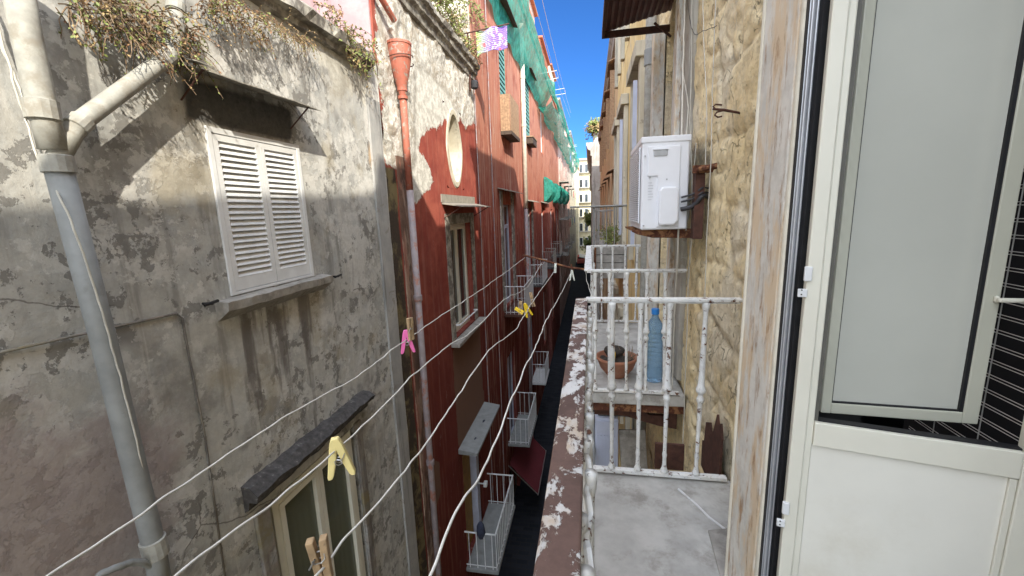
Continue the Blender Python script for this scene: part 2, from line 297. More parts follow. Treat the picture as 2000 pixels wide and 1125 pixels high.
# ------------------------------------------------------------------ mesh helpers
class MB:
    def __init__(s): s.v = []; s.f = []; s.at = {}
    def quad(s, a, b, c, d):
        i = len(s.v); s.v += [tuple(a), tuple(b), tuple(c), tuple(d)]; s.f.append((i, i+1, i+2, i+3)); return s
    def tri(s, a, b, c):
        i = len(s.v); s.v += [tuple(a), tuple(b), tuple(c)]; s.f.append((i, i+1, i+2)); return s
    def box(s, x0, x1, y0, y1, z0, z1, mtx=None):
        x0, x1 = sorted((x0, x1)); y0, y1 = sorted((y0, y1)); z0, z1 = sorted((z0, z1))
        i = len(s.v); vs = [Vector((x, y, z)) for z in (z0, z1) for y in (y0, y1) for x in (x0, x1)]
        if mtx: vs = [mtx @ v for v in vs]
        s.v += [tuple(v) for v in vs]
        for q in ((0, 2, 3, 1), (4, 5, 7, 6), (0, 1, 5, 4), (2, 6, 7, 3), (0, 4, 6, 2), (1, 3, 7, 5)): s.f.append(tuple(i+k for k in q))
        return s
    def prism(s, poly, fn, w0, w1):      # poly of (a,b); fn(a,b,w) -> world
        i = len(s.v); n = len(poly)
        s.v += [tuple(fn(a, b, w0)) for a, b in poly]+[tuple(fn(a, b, w1)) for a, b in poly]
        s.f.append(tuple(range(i+n-1, i-1, -1))); s.f.append(tuple(range(i+n, i+2*n)))
        for k in range(n): s.f.append((i+k, i+(k+1) % n, i+n+(k+1) % n, i+n+k))
        return s
    def tube(s, pts, r, n=8, caps=True):
        pts = [Vector(p) for p in pts]; i = len(s.v); m = len(pts)
        rr = r if isinstance(r, (list, tuple)) else [r]*m
        ref = None
        for k, p in enumerate(pts):
            d = (pts[min(k+1, m-1)]-pts[max(k-1, 0)]).normalized()
            if ref is None: ref = d.orthogonal().normalized()
            ref = (ref-d*ref.dot(d)).normalized(); b = d.cross(ref)
            for j in range(n):
                a = 2*pi*j/n; s.v.append(tuple(p+ref*cos(a)*rr[k]+b*sin(a)*rr[k]))
        for k in range(m-1):
            for j in range(n): s.f.append((i+k*n+j, i+k*n+(j+1) % n, i+(k+1)*n+(j+1) % n, i+(k+1)*n+j))
        if caps: s.f.append(tuple(i+j for j in range(n-1, -1, -1))); s.f.append(tuple(i+(m-1)*n+j for j in range(n)))
        return s
    def lathe(s, prof, c=(0, 0, 0), n=20, squash=1.0):     # prof (r,z)
        i = len(s.v)
        for r, z in prof:
            for j in range(n): a = 2*pi*j/n; s.v.append((c[0]+r*cos(a), c[1]+r*sin(a)*squash, c[2]+z))
        for k in range(len(prof)-1):
            for j in range(n): s.f.append((i+k*n+j, i+k*n+(j+1) % n, i+(k+1)*n+(j+1) % n, i+(k+1)*n+j))
        s.f.append(tuple(i+j for j in range(n-1, -1, -1))); s.f.append(tuple(i+(len(prof)-1)*n+j for j in range(n)))
        return s
def base(o):
    v = Vector((0, 0, 0))
    while o: v += o.location; o = o.parent
    return v
def obj(name, mb, mat, parent=None, smooth=False, bevel=0, label=None):
    me = bpy.data.meshes.new(name); b = base(parent) if parent else Vector((0, 0, 0))
    me.from_pydata([(x-b.x, y-b.y, z-b.z) for x, y, z in mb.v], [], mb.f); me.update()
    for k, vals in mb.at.items():
        a = me.attributes.new(k, 'FLOAT', 'POINT'); vals = vals+[-9.0 if k not in ('deep', 'flake') else 0.0]*(len(mb.v)-len(vals)); a.data.foreach_set('value', vals)
    me.materials.append(M[mat] if isinstance(mat, str) else mat)
    if smooth: me.polygons.foreach_set('use_smooth', [True]*len(me.polygons))
    o = bpy.data.objects.new(name, me); COL.objects.link(o); o.parent = parent
    if bevel:
        q = o.modifiers.new('bevel', 'BEVEL'); q.width = bevel; q.segments = 2; q.limit_method = 'ANGLE'; q.angle_limit = R(40)
    if smooth and bevel == 0: pass
    if label: o['label'] = label
    return o
def tag(o, label, cat, group=None, kind=None):
    if label: o['label'] = label
    if cat: o['category'] = cat
    if group: o['group'] = group
    if kind: o['kind'] = kind
    return o
def thing(name, label, cat, loc=(0, 0, 0), group=None):
    o = bpy.data.objects.new(name, None); o.empty_display_size = .2; COL.objects.link(o); o.location = loc
    return tag(o, label, cat, group)
def ptseg(p, a, b):
    ax, ay = a; bx, by = b; dx, dy = bx-ax, by-ay; L2 = dx*dx+dy*dy or 1e-9
    t = max(0, min(1, ((p[0]-ax)*dx+(p[1]-ay)*dy)/L2)); return math.hypot(p[0]-ax-t*dx, p[1]-ay-t*dy)
def sdf(p, poly):      # positive inside
    d = min(ptseg(p, poly[i], poly[(i+1) % len(poly)]) for i in range(len(poly))); ins = False
    for i in range(len(poly)):
        (x1, y1), (x2, y2) = poly[i], poly[(i+1) % len(poly)]
        if (y1 > p[1]) != (y2 > p[1]) and p[0] < (x2-x1)*(p[1]-y1)/(y2-y1)+x1: ins = not ins
    return d if ins else -d
def pxpoly(pts, X): return [(q.y, q.z) for q in (P(a, b, X=X) for a, b in pts)]
def rng(a, b, st, extra=()):
    n = max(1, round((b-a)/st)); vals = [a+(b-a)*i/n for i in range(n+1)]
    ex = [e for e in extra if a < e < b]
    vals = [v for v in vals if all(abs(v-e) > st*.3 for e in ex) or v in (a, b)]+ex
    return sorted(set(vals))
def wall_grid(mb, X, s, ys, zs, openings, disp=None, attrs=None, recess=.25):
    """front face at x = X facing s; openings (y0,y1,z0,z1[,recess]) left out and given reveals"""
    idx = {}; attrs = attrs or {}
    for k in attrs: mb.at[k] = []
    for i, y in enumerate(ys):
        for j, z in enumerate(zs):
            idx[i, j] = len(mb.v); mb.v.append((X+(s*disp(y, z) if disp else 0), y, z))
            for k, fn in attrs.items(): mb.at[k].append(float(fn(y, z)))
    for i in range(len(ys)-1):
        for j in range(len(zs)-1):
            yc = (ys[i]+ys[i+1])/2; zc = (zs[j]+zs[j+1])/2
            if any(o[0] < yc < o[1] and o[2] < zc < o[3] for o in openings): continue
            q = (idx[i, j], idx[i+1, j], idx[i+1, j+1], idx[i, j+1]); mb.f.append(q if s > 0 else q[::-1])
    for o in openings:
        y0, y1, z0, z1 = o[:4]; rc = o[4] if len(o) > 4 else recess; xb = X-s*rc; xf = X+s*.004
        mb.quad((xf, y0, z0), (xb, y0, z0), (xb, y0, z1), (xf, y0, z1)); mb.quad((xf, y1, z0), (xf, y1, z1), (xb, y1, z1), (xb, y1, z0))
        mb.quad((xf, y0, z1), (xb, y0, z1), (xb, y1, z1), (xf, y1, z1)); mb.quad((xf, y0, z0), (xf, y1, z0), (xb, y1, z0), (xb, y0, z0))
        mb.quad((xb-s*.06, y0-.02, z0-.02), (xb-s*.06, y1+.02, z0-.02), (xb-s*.06, y1+.02, z1+.02), (xb-s*.06, y0-.02, z1+.02))
def shell(mb, X, s, Y0, Y1, z0, z1, depth):
    xb = X-s*depth
    mb.quad((X, Y0, z0), (xb, Y0, z0), (xb, Y0, z1), (X, Y0, z1)); mb.quad((X, Y1, z0), (X, Y1, z1), (xb, Y1, z1), (xb, Y1, z0))
    mb.quad((X, Y0, z1), (xb, Y0, z1), (xb, Y1, z1), (X, Y1, z1)); mb.quad((xb, Y0, z0), (xb, Y1, z0), (xb, Y1, z1), (xb, Y0, z1))
def fbm(y, z, sc, oct=4, off=0): return noise.fractal(Vector((y*sc+off, z*sc, off*.37)), 1.0, 2.0, oct)
def window(par, X, s, y0, y1, z0, z1, rec, fm='white', gm='glassd', trans=0, fw=.06, nbars=0, sash=2, curtain=False, name='window', casing=0):
    """frame standing in an opening; pane and curtain are its sub-parts"""
    m = MB(); xo = X-s*(rec-.07); xi = X-s*(rec-.01)
    def b(a0, a1, c0, c1, out=0.0): m.box(xi, xo+s*out, a0, a1, c0, c1)
    b(y0+.003, y0+fw, z0+.003, z1-.003); b(y1-fw, y1-.003, z0+.003, z1-.003); b(y0+fw, y1-fw, z1-fw, z1-.003); b(y0+fw, y1-fw, z0+.003, z0+fw)
    zt = z1-fw
    if trans: b(y0+fw, y1-fw, z1-trans-fw/2, z1-trans+fw/2, .004); zt = z1-trans-fw/2; b((y0+y1)/2-fw*.4, (y0+y1)/2+fw*.4, z1-trans+fw/2, z1-fw, .002)
    wid = (y1-y0-2*fw)/sash
    for k in range(sash):
        a0 = y0+fw+k*wid+.004; a1 = a0+wid-.008; g = fw*.75
        o2 = .015
        b(a0, a0+g, z0+fw+.004, zt-.004, o2); b(a1-g, a1, z0+fw+.004, zt-.004, o2); b(a0+g, a1-g, zt-g, zt-.004, o2); b(a0+g, a1-g, z0+fw+.004, z0+fw+g*1.6, o2)
        for q in range(nbars):
            zz = z0+fw+g+(zt-z0-fw-2*g)*(q+1)/(nbars+1); b(a0+g, a1-g, zz-.015, zz+.015, .008)
    fr = obj(name, m, fm, par)
    p = MB().box(X-s*(rec-.035), X-s*(rec-.03), y0+fw*.6, y1-fw*.6, z0+fw*.6, z1-fw*.6); obj('pane', p, gm, fr)
    if curtain:
        c = MB(); n = 40
        for k in range(n):
            ya = y0+fw+(y1-y0-2*fw)*k/n; yb = y0+fw+(y1-y0-2*fw)*(k+1)/n; xa = X-s*(rec+.02+.01*sin(k*1.9)); xb2 = X-s*(rec+.02+.01*sin((k+1)*1.9))
            c.quad((xa, ya, z0+.05), (xb2, yb, z0+.05), (xb2, yb, z1-.5), (xa, ya, z1-.5))
        obj('curtain', c, 'curtain', fr)
    return fr
def louver(par, X, s, y0, y1, z0, z1, mat, n=22, name='shutter', st=.055, botz=.12):
    m = MB(); t = .035
    m.box(X, X+s*t, y0, y0+st, z0, z1); m.box(X, X+s*t, y1-st, y1, z0, z1); m.box(X, X+s*t, y0+st, y1-st, z1-st, z1); m.box(X, X+s*t, y0+st, y1-st, z0, z0+botz)
    h = (z1-st-z0-botz)/n
    for k in range(n):
        zc = z0+botz+h*(k+.5); pr = [(-.018, .5*h), (-.012, .5*h+.002), (.020, -.42*h), (.014, -.42*h-.004)]
        m.prism(pr, lambda a, b, w: (X+s*(t*.5+a), w, zc+b), y0+st-.003, y1-st+.003)
    return obj(name, m, mat, par)
ZG = -13.0
# ================================================================== SETTING
g = MB().quad((-300, -150, ZG), (300, -150, ZG), (300, 500, ZG), (-300, 500, ZG)); tag(obj('ground', g, 'greywall'), None, None, kind='structure')
t = NT('stone_paving'); br = t.n('ShaderNodeTexBrick'); t.lk(t.vec((1, 1, 1)), br.inputs[0]); br.inputs['Scale'].default_value = 1.2; br.inputs['Mortar Size'].default_value = .015
br.inputs['Color1'].default_value = (.018, .02, .026, 1); br.inputs['Color2'].default_value = (.028, .031, .038, 1); br.inputs['Mortar'].default_value = (.03, .03, .03, 1)
t.bump(t.noise(6, 6), .4, .02); M['paving'] = t.fin(br.outputs[0], .9, 0, .05)
g = MB().quad((-4, -20, ZG+.004), (4, -20, ZG+.004), (4, 130, ZG+.004), (-4, 130, ZG+.004)); tag(obj('street', g, 'paving'), None, None, kind='structure')
# ================================================================== LEFT: grey building
XL = -3.3
ga = thing('grey_building', 'grey stained plaster house with white louvred shutters, nearest on the left', 'building', (XL, -12, ZG))
wa = (3.30, 4.52, -.70, .82, .10); wb = (3.30, 5.02, -6.2, -2.93, .22)
opA = [wa, wb]
pink = pxpoly([(-200, 800), (150, 830), (330, 800), (350, 980), (250, 1200), (-200, 1400)], XL)
och = pxpoly([(722, 215), (745, 212), (748, 300), (738, 340), (722, 318)], XL)
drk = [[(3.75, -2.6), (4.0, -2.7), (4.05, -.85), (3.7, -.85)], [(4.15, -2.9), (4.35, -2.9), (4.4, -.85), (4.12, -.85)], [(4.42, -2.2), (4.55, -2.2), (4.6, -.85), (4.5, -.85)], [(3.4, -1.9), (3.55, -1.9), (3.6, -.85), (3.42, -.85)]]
whA = pxpoly([(640, 90), (720, 120), (735, 230), (700, 190), (600, 130)], XL)
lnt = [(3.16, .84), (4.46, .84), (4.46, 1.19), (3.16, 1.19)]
def at_white(y, z): return max(sdf((y, z), whA)*1.2, -.35-.6*max(0, 1.5-z) if z < 2.1 else .2)
ma = MB()
ysA = rng(-1.5, 6.64, .07, (wa[0], wa[1], wb[0], wb[1])); zsA = rng(-7.5, 2.36, .07, (wa[2], wa[3], wb[2], wb[3]))
wall_grid(ma, XL, 1, ysA, zsA, opA, disp=lambda y, z: .012*fbm(y, z, .8)+.006*fbm(y, z, 4, 3, 5),
  attrs=dict(pink=lambda y, z: sdf((y, z), pink), ochre=lambda y, z: sdf((y, z), och), dark=lambda y, z: max(sdf((y, z), q) for q in drk)-max(0, (-1.2-z)*.12), white=at_white, moss=lambda y, z: -1, dark_patch=lambda y, z: sdf((y, z), lnt)))
ma.quad((XL, -12, ZG), (XL, -1.5, ZG), (XL, -1.5, 2.36), (XL, -12, 2.36)); ma.quad((XL, -1.5, ZG), (XL, 6.64, ZG), (XL, 6.64, -7.5), (XL, -1.5, -7.5))
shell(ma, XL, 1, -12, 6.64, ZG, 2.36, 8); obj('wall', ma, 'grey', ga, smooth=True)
# cornice, broken edge
m = MB(); n = 90
prof = [(0.001, 2.12), (.06, 2.13), (.07, 2.20), (.15, 2.22), (.16, 2.34), (.10, 2.40), (0.001, 2.41)]
for k in range(n):
    y0 = -4+10.3*k/n; y1 = -4+10.3*(k+1)/n
    for q in range(len(prof)-1):
        def pt(y, a): 
            j = 1+.35*fbm(y, a[1]*3, 3.0, 4); return (XL+a[0]*j, y, a[1]+.02*fbm(y, a[0]*9, 2.5, 4, 3))
        m.quad(pt(y0, prof[q]), pt(y1, prof[q]), pt(y1, prof[q+1]), pt(y0, prof[q+1]))
m.quad((XL+.001, 6.3, 2.12), (XL+.16, 6.3, 2.2), (XL+.16, 6.3, 2.36), (XL+.001, 6.3, 2.41))
obj('cornice', m, 'cornice', ga, smooth=False)
# attic set back
m = MB(); m.box(-9, -4.2, -6, 6.9, 2.2, 6.5); obj('attic_wall', m, 'purple', ga)
# pilaster
m = MB()
for k in range(60):
    z0 = -13+14.75*k/60; z1 = -13+14.75*(k+1)/60
    def e(z, s0): return s0+.012*fbm(z, 0, 1.5, 4, s0)
    m.quad((XL+.035, e(z0, 6.20), z0), (XL+.035, e(z0, 6.56), z0), (XL+.035, e(z1, 6.56), z1), (XL+.035, e(z1, 6.20), z1))
    m.quad((XL-.02, e(z0, 6.20), z0), (XL+.035, e(z0, 6.20), z0), (XL+.035, e(z1, 6.20), z1), (XL-.02, e(z1, 6.20), z1))
    m.quad((XL+.035, e(z0, 6.56), z0), (XL-.02, e(z0, 6.56), z0), (XL-.02, e(z1, 6.56), z1), (XL+.035, e(z1, 6.56), z1))
M['pil'] = mat_facade('grey_render_strip', (.34, .34, .33), (.42, .41, .39), (.28, .26, .23), 1.5); obj('pilaster', m, 'pil', ga)
# shuttered window with frame
sw = MB(); f = .055
for (a, b, c, d) in ((wa[0]+.003, wa[0]+f, wa[2]+.003, wa[3]-.003), (wa[1]-f, wa[1]-.003, wa[2]+.003, wa[3]-.003), (wa[0]+f, wa[1]-f, wa[3]-f, wa[3]-.003), (wa[0]+f, wa[1]-f, wa[2]+.003, wa[2]+f*.6)):
    sw.box(XL-.08, XL+.02, a, b, c, d)
sf = obj('window_frame', sw, 'white', ga, bevel=.004)
mid = (wa[0]+wa[1])/2
louver(sf, XL-.02, 1, wa[0]+f+.004, mid-.003, wa[2]+f*.6+.006, wa[3]-f-.006, 'white', 23); louver(sf, XL-.02, 1, mid+.003, wa[1]-f-.004, wa[2]+f*.6+.006, wa[3]-f-.006, 'white', 23)
m = MB().box(XL-.09, XL-.085, wa[0], wa[1], wa[2], wa[3]); obj('pane', m, 'dark', sf)
m = MB(); n = 30
for k in range(n):
    y0 = 3.12+1.58*k/n; y1 = 3.12+1.58*(k+1)/n
    def q(y, a, z): return (XL+a*(1+.12*fbm(y, a, 6, 3)), y, z+.012*fbm(y, a*3, 5, 3, 2))
    m.quad(q(y0, .15, -.72), q(y1, .15, -.72), q(y1, 0, -.705), q(y0, 0, -.705)); m.quad(q(y0, .14, -.80), q(y1, .14, -.80), q(y1, .15, -.72), q(y0, .15, -.72)); m.quad(q(y0, 0.0, -.90), q(y1, 0.0, -.90), q(y1, .14, -.80), q(y0, .14, -.80))
m.tri(q(3.12, .15, -.72), q(3.12, 0, -.705), q(3.12, .0, -.9)); m.tri(q(3.12, .15, -.72), q(3.12, 0, -.9), q(3.12, .14, -.8))
obj('window_sill', m, 'stone', ga)
# canopy over shutters
m = MB(); fn = lambda a, b, w_: (XL+a, w_, b)
for k in range(24):
    y0 = 3.02+1.55*k/24; y1 = 3.02+1.55*(k+1)/24; dz = lambda y: .02*fbm(y, 0, 2, 3)+(.04 if y < 3.1 else 0)
    m.prism([(0, 1.27+dz(y0)), (.31, 1.185+dz(y0)), (.31, 1.177+dz(y0)), (0, 1.255+dz(y0))], fn, y0, y1)
cn = obj('window_canopy', m, 'lead', ga)
for y in (3.12, 4.42): obj('bracket', MB().tube([(XL+.27, y, 1.18), (XL+.26, y, 1.19), (XL+.01, y, .98)], .008, 6), 'darkrust', cn)
# lower french window, heavy dark lintel
window(ga, XL, 1, wb[0]+.12, wb[1]-.08, wb[2], wb[3]-.03, .09, 'cream', 'glassg', fw=.09, sash=2, curtain=True)
m = MB(); n = 40
for k in range(n):
    y0 = 3.08+2.25*k/n; y1 = 3.08+2.25*(k+1)/n
    pr = [(0, -2.80), (.05, -2.79), (.07, -2.71), (.16, -2.68), (.18, -2.61), (.10, -2.55), (0, -2.52)]
    for i in range(len(pr)-1):
        def q(y, a): return (XL+a[0]*(1+.12*fbm(y, a[1], 3, 3)), y, a[1]+.03*fbm(y, a[0]*4, 3.5, 4, 7))
        m.quad(q(y0, pr[i]), q(y1, pr[i]), q(y1, pr[i+1]), q(y0, pr[i+1]))
    if k in (0, n-1):
        yy = y0 if k == 0 else y1; i = len(m.v); m.v += [q(yy, a) for a in pr]; m.f.append(tuple(range(i, i+len(pr))))
obj('lintel', m, 'slate', ga)
m = MB(); m.box(XL, XL+.045, 3.16, 3.34, -7, -2.9); m.box(XL, XL+.045, 4.99, 5.14, -7, -2.9); obj('window_surround', m, 'grey', ga, bevel=.01)
# incised seam / conduit across the plaster
def tubepx(pts, X, r, n=6, jit=.0, sub=1):
    out = [P(a, b, X=X) for a, b in pts]; return out
m = MB().tube([P(-60, 702, X=XL+.012), P(150, 655, X=XL+.014), P(345, 612, X=XL+.012), P(356, 622, X=XL+.012), P(370, 700, X=XL+.012), P(400, 850, X=XL+.012), P(440, 1130, X=XL+.012)], .009, 6)
obj('plaster_seam', m, 'grey', ga, smooth=True)
for a, b in ((388, 593), (640, 540)):
    m = MB(); p = P(a+8, b, X=XL); m.tube([p, p+Vector((.10, .0, 0))], .012, 6); m.tube([p+Vector((.09, -.07, .0)), p+Vector((.1, .06, .015))], .013, 6); obj('shutter_hook', m, 'gasket', ga)
# ================================================================== LEFT: red house with oval window
gb = thing('red_house', 'red house with peeling white top and an oval window, behind the grey building', 'building', (XL, 6.64, ZG))
whB = pxpoly([(735, -60), (945, -60), (930, 238), (912, 250), (900, 238), (868, 236), (850, 252), (826, 255), (820, 290), (838, 318), (844, 350), (830, 378), (808, 398), (792, 350), (770, 330), (752, 318), (735, 100)], XL)
flB = pxpoly([(735, -60), (945, -60), (928, 240), (905, 235), (880, 170), (830, 110), (800, 100), (800, 300), (770, 330), (735, 300)], XL)
ptB = [(9.35, -3.3), (12.0, -3.3), (12.0, -5.9), (9.35, -5.9)]
ptB2 = pxpoly([(895, 870), (905, 850), (935, 770), (945, 760), (948, 810), (905, 900)], XL); ptB3 = pxpoly([(842, 895), (858, 900), (862, 960), (848, 1010), (842, 960)], XL)
wB = (9.72, 11.50, -3.10, -.28, .22); wBs = (9.35, 11.85, -3.12, .0)
dB = (9.60, 11.4, -9.6, -6.30, .25); ovc = (10.42, 1.55); ova, ovb = .54, .82
oB = [wB, dB, (ovc[0]-ova-.15, ovc[0]+ova+.15, ovc[1]-ovb-.15, ovc[1]+ovb+.15)]
mb = MB(); ysB = rng(6.64, 12.55, .09, (wB[0], wB[1], dB[0], dB[1], oB[2][0], oB[2][1])); zsB = rng(-13, 4.0, .09, (wB[2], wB[3], dB[2], dB[3], oB[2][2], oB[2][3]))
def flk(y, z): return max(0, min(1, .5+sdf((y, z), flB)*1.5))
wall_grid(mb, XL, 1, ysB, zsB, [wB, dB], disp=lambda y, z: .01*fbm(y, z, .8)+(.05*flk(y, z)*fbm(y, z, 2.2, 5, 4) if z > 0 else 0),
   attrs=dict(white=lambda y, z: sdf((y, z), whB), flake=flk, patch=lambda y, z: max(sdf((y, z), ptB), sdf((y, z), ptB2), sdf((y, z), ptB3)), moss=lambda y, z: min(7.02-y, .8-z) if y < 7.6 else -1))
# drop the cells of the oval opening's box, then bridge box -> ellipse
keep = []
for fc in mb.f:
    if len(fc) == 4 and all(v < len(mb.at['white']) for v in fc):
        yc = sum(mb.v[v][1] for v in fc)/4; zc = sum(mb.v[v][2] for v in fc)/4
        if oB[2][0] < yc < oB[2][1] and oB[2][2] < zc < oB[2][3]: continue
    keep.append(fc)
mb.f = keep
N = 48
def ell(a, k=1.0): return (ovc[0]+ova*k*cos(a)*(1-.18*abs(sin(a))), ovc[1]+ovb*k*sin(a))
def sq(a):
    hw, hh = ova+.15, ovb+.15; c, s_ = cos(a), sin(a); k = 1/max(abs(c)/hw, abs(s_)/hh); return (ovc[0]+c*k, ovc[1]+s_*k)
for k in range(N):
    a, b = 2*pi*k/N, 2*pi*(k+1)/N; i = len(mb.v)
    vv = [ell(a), sq(a), sq(b), ell(b)]; mb.quad(*[(XL, y, z) for y, z in vv])
    L0 = len(mb.v)-4
    for kk in mb.at:
        while len(mb.at[kk]) < L0: mb.at[kk].append(-9.0 if kk != 'flake' else 0.0)
        for y, z in vv: mb.at[kk].append(sdf((y, z), whB) if kk == 'white' else (flk(y, z) if kk == 'flake' else -9.0))
shell(mb, XL, 1, 6.64, 12.55, ZG, 4.0, 8)
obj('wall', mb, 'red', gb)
m = MB()   # oval surround and niche
for k in range(N):
    a, b = 2*pi*k/N, 2*pi*(k+1)/N
    def e3(t_, kk, x): y, z = ell(t_, kk); return (XL+x, y, z)
    m.quad(e3(a, 1.16, 0), e3(b, 1.16, 0), e3(b, 1.12, .03), e3(a, 1.12, .03)); m.quad(e3(a, 1.12, .03), e3(b, 1.12, .03), e3(b, .98, .035), e3(a, .98, .035)); m.quad(e3(a, .98, .035), e3(b, .98, .035), e3(b, .86, -.42), e3(a, .86, -.42))
    m.tri((XL-.42, ovc[0], ovc[1]), e3(a, .86, -.42), e3(b, .86, -.42))
ow = obj('oval_window', m, 'palewall', gb, smooth=False)
obj('side_wall', MB().box(XL-6, XL-.03, 6.60, 6.637, 2.37, 3.99), 'purple', gb)
# roof edge / cornice
m = MB(); n = 60
pr = [(0, 3.66), (.05, 3.68), (.07, 3.8), (.14, 3.84), (.15, 3.96), (.22, 3.99), (.23, 4.09), (0, 4.13), (-.5, 4.13)]
for k in range(n):
    y0 = 6.7+5.85*k/n; y1 = 6.7+5.85*(k+1)/n
    for i in range(len(pr)-1):
        def q(y, a): return (XL+a[0]*(1+.25*fbm(y, a[1]*2, 2.5, 4)), y, a[1]+.025*fbm(y, a[0]*4, 2, 4, 7))
        m.quad(q(y0, pr[i]), q(y1, pr[i]), q(y1, pr[i+1]), q(y0, pr[i+1]))
i = len(m.v); m.v += [q(6.7, a) for a in pr]; m.f.append(tuple(range(i, i+len(pr))))
obj('cornice', m, 'cornice', gb)
window(gb, XL, 1, wB[0], wB[1], wB[2], wB[3], .22, 'cream', 'glassd', fw=.09, sash=2)
m = MB(); m.box(XL-.01, XL+.012, 9.40, 9.72, -3.1, -.02); m.box(XL-.01, XL+.012, 11.5, 11.85, -3.1, -.02); m.box(XL-.01, XL+.012, 9.72, 11.5, -.28, -.02); obj('window_surround', m, 'cornice', gb)
m = MB().box(XL, XL+.22, 9.3, 11.95, -3.22, -3.12); obj('window_sill', m, 'stone', gb, bevel=.015)
m = MB().tube([(XL+.1, 9.75, -2.78), (XL+.1, 11.45, -2.78)], .02, 6).box(XL, XL+.1, 9.75, 9.79, -2.8, -2.76).box(XL, XL+.1, 11.41, 11.45, -2.8, -2.76); obj('window_bar', m, 'white', gb)
m = MB(); m.prism([(0, .24), (.5, .14), (.5, .12), (0, .20)], fn, 9.25, 12.0); m.box(XL, XL+.03, 9.2, 12.0, .24, .42); cn = obj('window_canopy', m, 'lead', gb)
for y in (9.35, 11.9): obj('bracket', MB().tube([(XL+.45, y, .13), (XL, y, -.12)], .012, 6), 'darkrust', cn)
# low door, ledge, white jamb
m = MB().box(XL-.25, XL-.15, 9.6, 10.72, -9.6, -6.3); obj('door', m, 'yellowdoor', gb)
m = MB().box(XL-.2, XL+.03, 10.75, 11.0, -9.6, -6.3); obj('door_jamb', m, 'lavender', gb)
m = MB(); m.prism([(0, -5.95), (.5, -6.03), (.5, -6.10), (0, -6.08)], fn, 9.35, 12.1); obj('door_ledge', m, 'greypipe', gb)
def box_shape(name, par, mat, *bx_, bevel=0): return obj(name, MB().box(*bx_), mat, par, bevel=bevel)
# ================================================================== LEFT: tall faded red palazzo
def pw(y, z): return -1
def long_facade(name, label, X, s, Y0, Y1, zt, mat, wins, depth=8, step=1.6, attrs=True, zb=ZG, cat='building', cornz=.35, cornw=.3, cornm='stone'):
    r = thing(name, label, cat, (X, Y0, zb)); m = MB()
    ops = [w_[:4]+(.2,) for w_ in wins]
    ys = rng(Y0, Y1, step, [v for o in ops for v in o[:2]]); zs = rng(zb, zt, step, [v for o in ops for v in o[2:4]])
    at = dict(white=lambda y, z: -9, flake=lambda y, z: 0, patch=lambda y, z: -9, moss=lambda y, z: -9) if attrs else {}
    wall_grid(m, X, s, ys, zs, ops, attrs=at); shell(m, X, s, Y0, Y1, zb, zt, depth); obj('wall', m, mat, r)
    if cornw:
        c = MB(); ff = lambda a, b, w_: (X+s*a, w_, b)
        c.prism([(.003, zt-cornz), (.1, zt-cornz), (.12, zt-cornz*.6), (cornw*.7, zt-cornz*.5), (cornw, zt-cornz*.15), (cornw, zt+.02), (.003, zt+.04)], ff, Y0-.02, Y1); obj('cornice', c, cornm, r)
    for w_ in wins:
        kw = dict(fm='white', gm='glassd', fw=.08, trans=0, sash=2); kw.update(w_[4] if len(w_) > 4 else {})
        if kw.get('shut'):
            louver(r, X-s*.06, s, w_[0]+.01, w_[1]-.01, w_[2]+.01, w_[3]-.01, kw['shut'], 14 if Y0 < 40 else 6, st=.09)
        else:
            kw.pop('shut', None); window(r, X, s, w_[0], w_[1], w_[2], w_[3], .2, **kw)
    return r
def canopy(par, X, s, y0, y1, z, p=.45, mat='lead', drop=.10):
    m = MB(); m.prism([(0, z), (p, z-drop), (p, z-drop-.03), (0, z-.04)], lambda a, b, w_: (X+s*a, w_, b), y0, y1); return obj('window_canopy', m, mat, par)
winsC = [(16.0, 17.9, -3.85, .25, dict(trans=.85, fm='lavender')), (22.6, 24.3, -3.85, .1, dict(trans=.85)), (29.5, 31.2, -3.85, .1, dict(trans=.85)), (36.5, 38.2, -3.85, .0, {}), (43, 45, -3.85, 0, {}),
  (16.4, 17.7, 4.25, 7.0, dict(shut='teal')), (23.0, 24.6, 3.9, 7.0, dict(shut='teal')), (30, 31.6, 3.9, 7.0, {}),
  (15.9, 17.6, -9.9, -5.9, dict(fm='lavender')), (22.6, 24.2, -9.9, -5.9, dict(fm='lavender')), (29.6, 31.2, -9.9, -5.9, {}), (36.6, 38.2, -9.9, -5.9, {}), (15.5, 17.8, -13, -10.8, dict(fm='brownwood')), (21, 23.5, -13, -10.8, dict(fm='brownwood'))]
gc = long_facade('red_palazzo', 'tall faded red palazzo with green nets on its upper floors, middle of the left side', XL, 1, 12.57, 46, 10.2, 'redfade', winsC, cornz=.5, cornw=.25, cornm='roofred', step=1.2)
for y0, y1, z in ((15.3, 19.2, .85), (22.2, 25.4, .55), (29.2, 31.8, .55)): canopy(gc, XL, 1, y0, y1, z, .35)
canopy(gc, XL, 1, 15.8, 18.3, 7.35, .45, 'brownwood'); canopy(gc, XL, 1, 22.8, 25.0, 7.2, .4, 'brownwood')
for (y0, y1, z0, z1) in ((15.6, 16.0, -3.85, .75), (17.9, 18.4, -3.85, .75), (22.2, 22.6, -3.85, .5), (24.3, 24.8, -3.85, .5)):
    obj('window_surround', MB().box(XL-.01, XL+.05, y0, y1, z0, z1), 'cornice', gc)
# side wall of the palazzo above the terrace (warm plaster) with pale render patches
obj('side_wall', MB().box(XL-5, XL-.02, 12.50, 12.56, 3.9, 10.2), 'palewall', gc)
# roof parapet panels
m = MB()
for k in range(9): m.box(XL-.2, XL-.1, 13+3.5*k, 16.2+3.5*k, 10.2, 11.1)
obj('parapet_panel', m, 'roofred', gc)
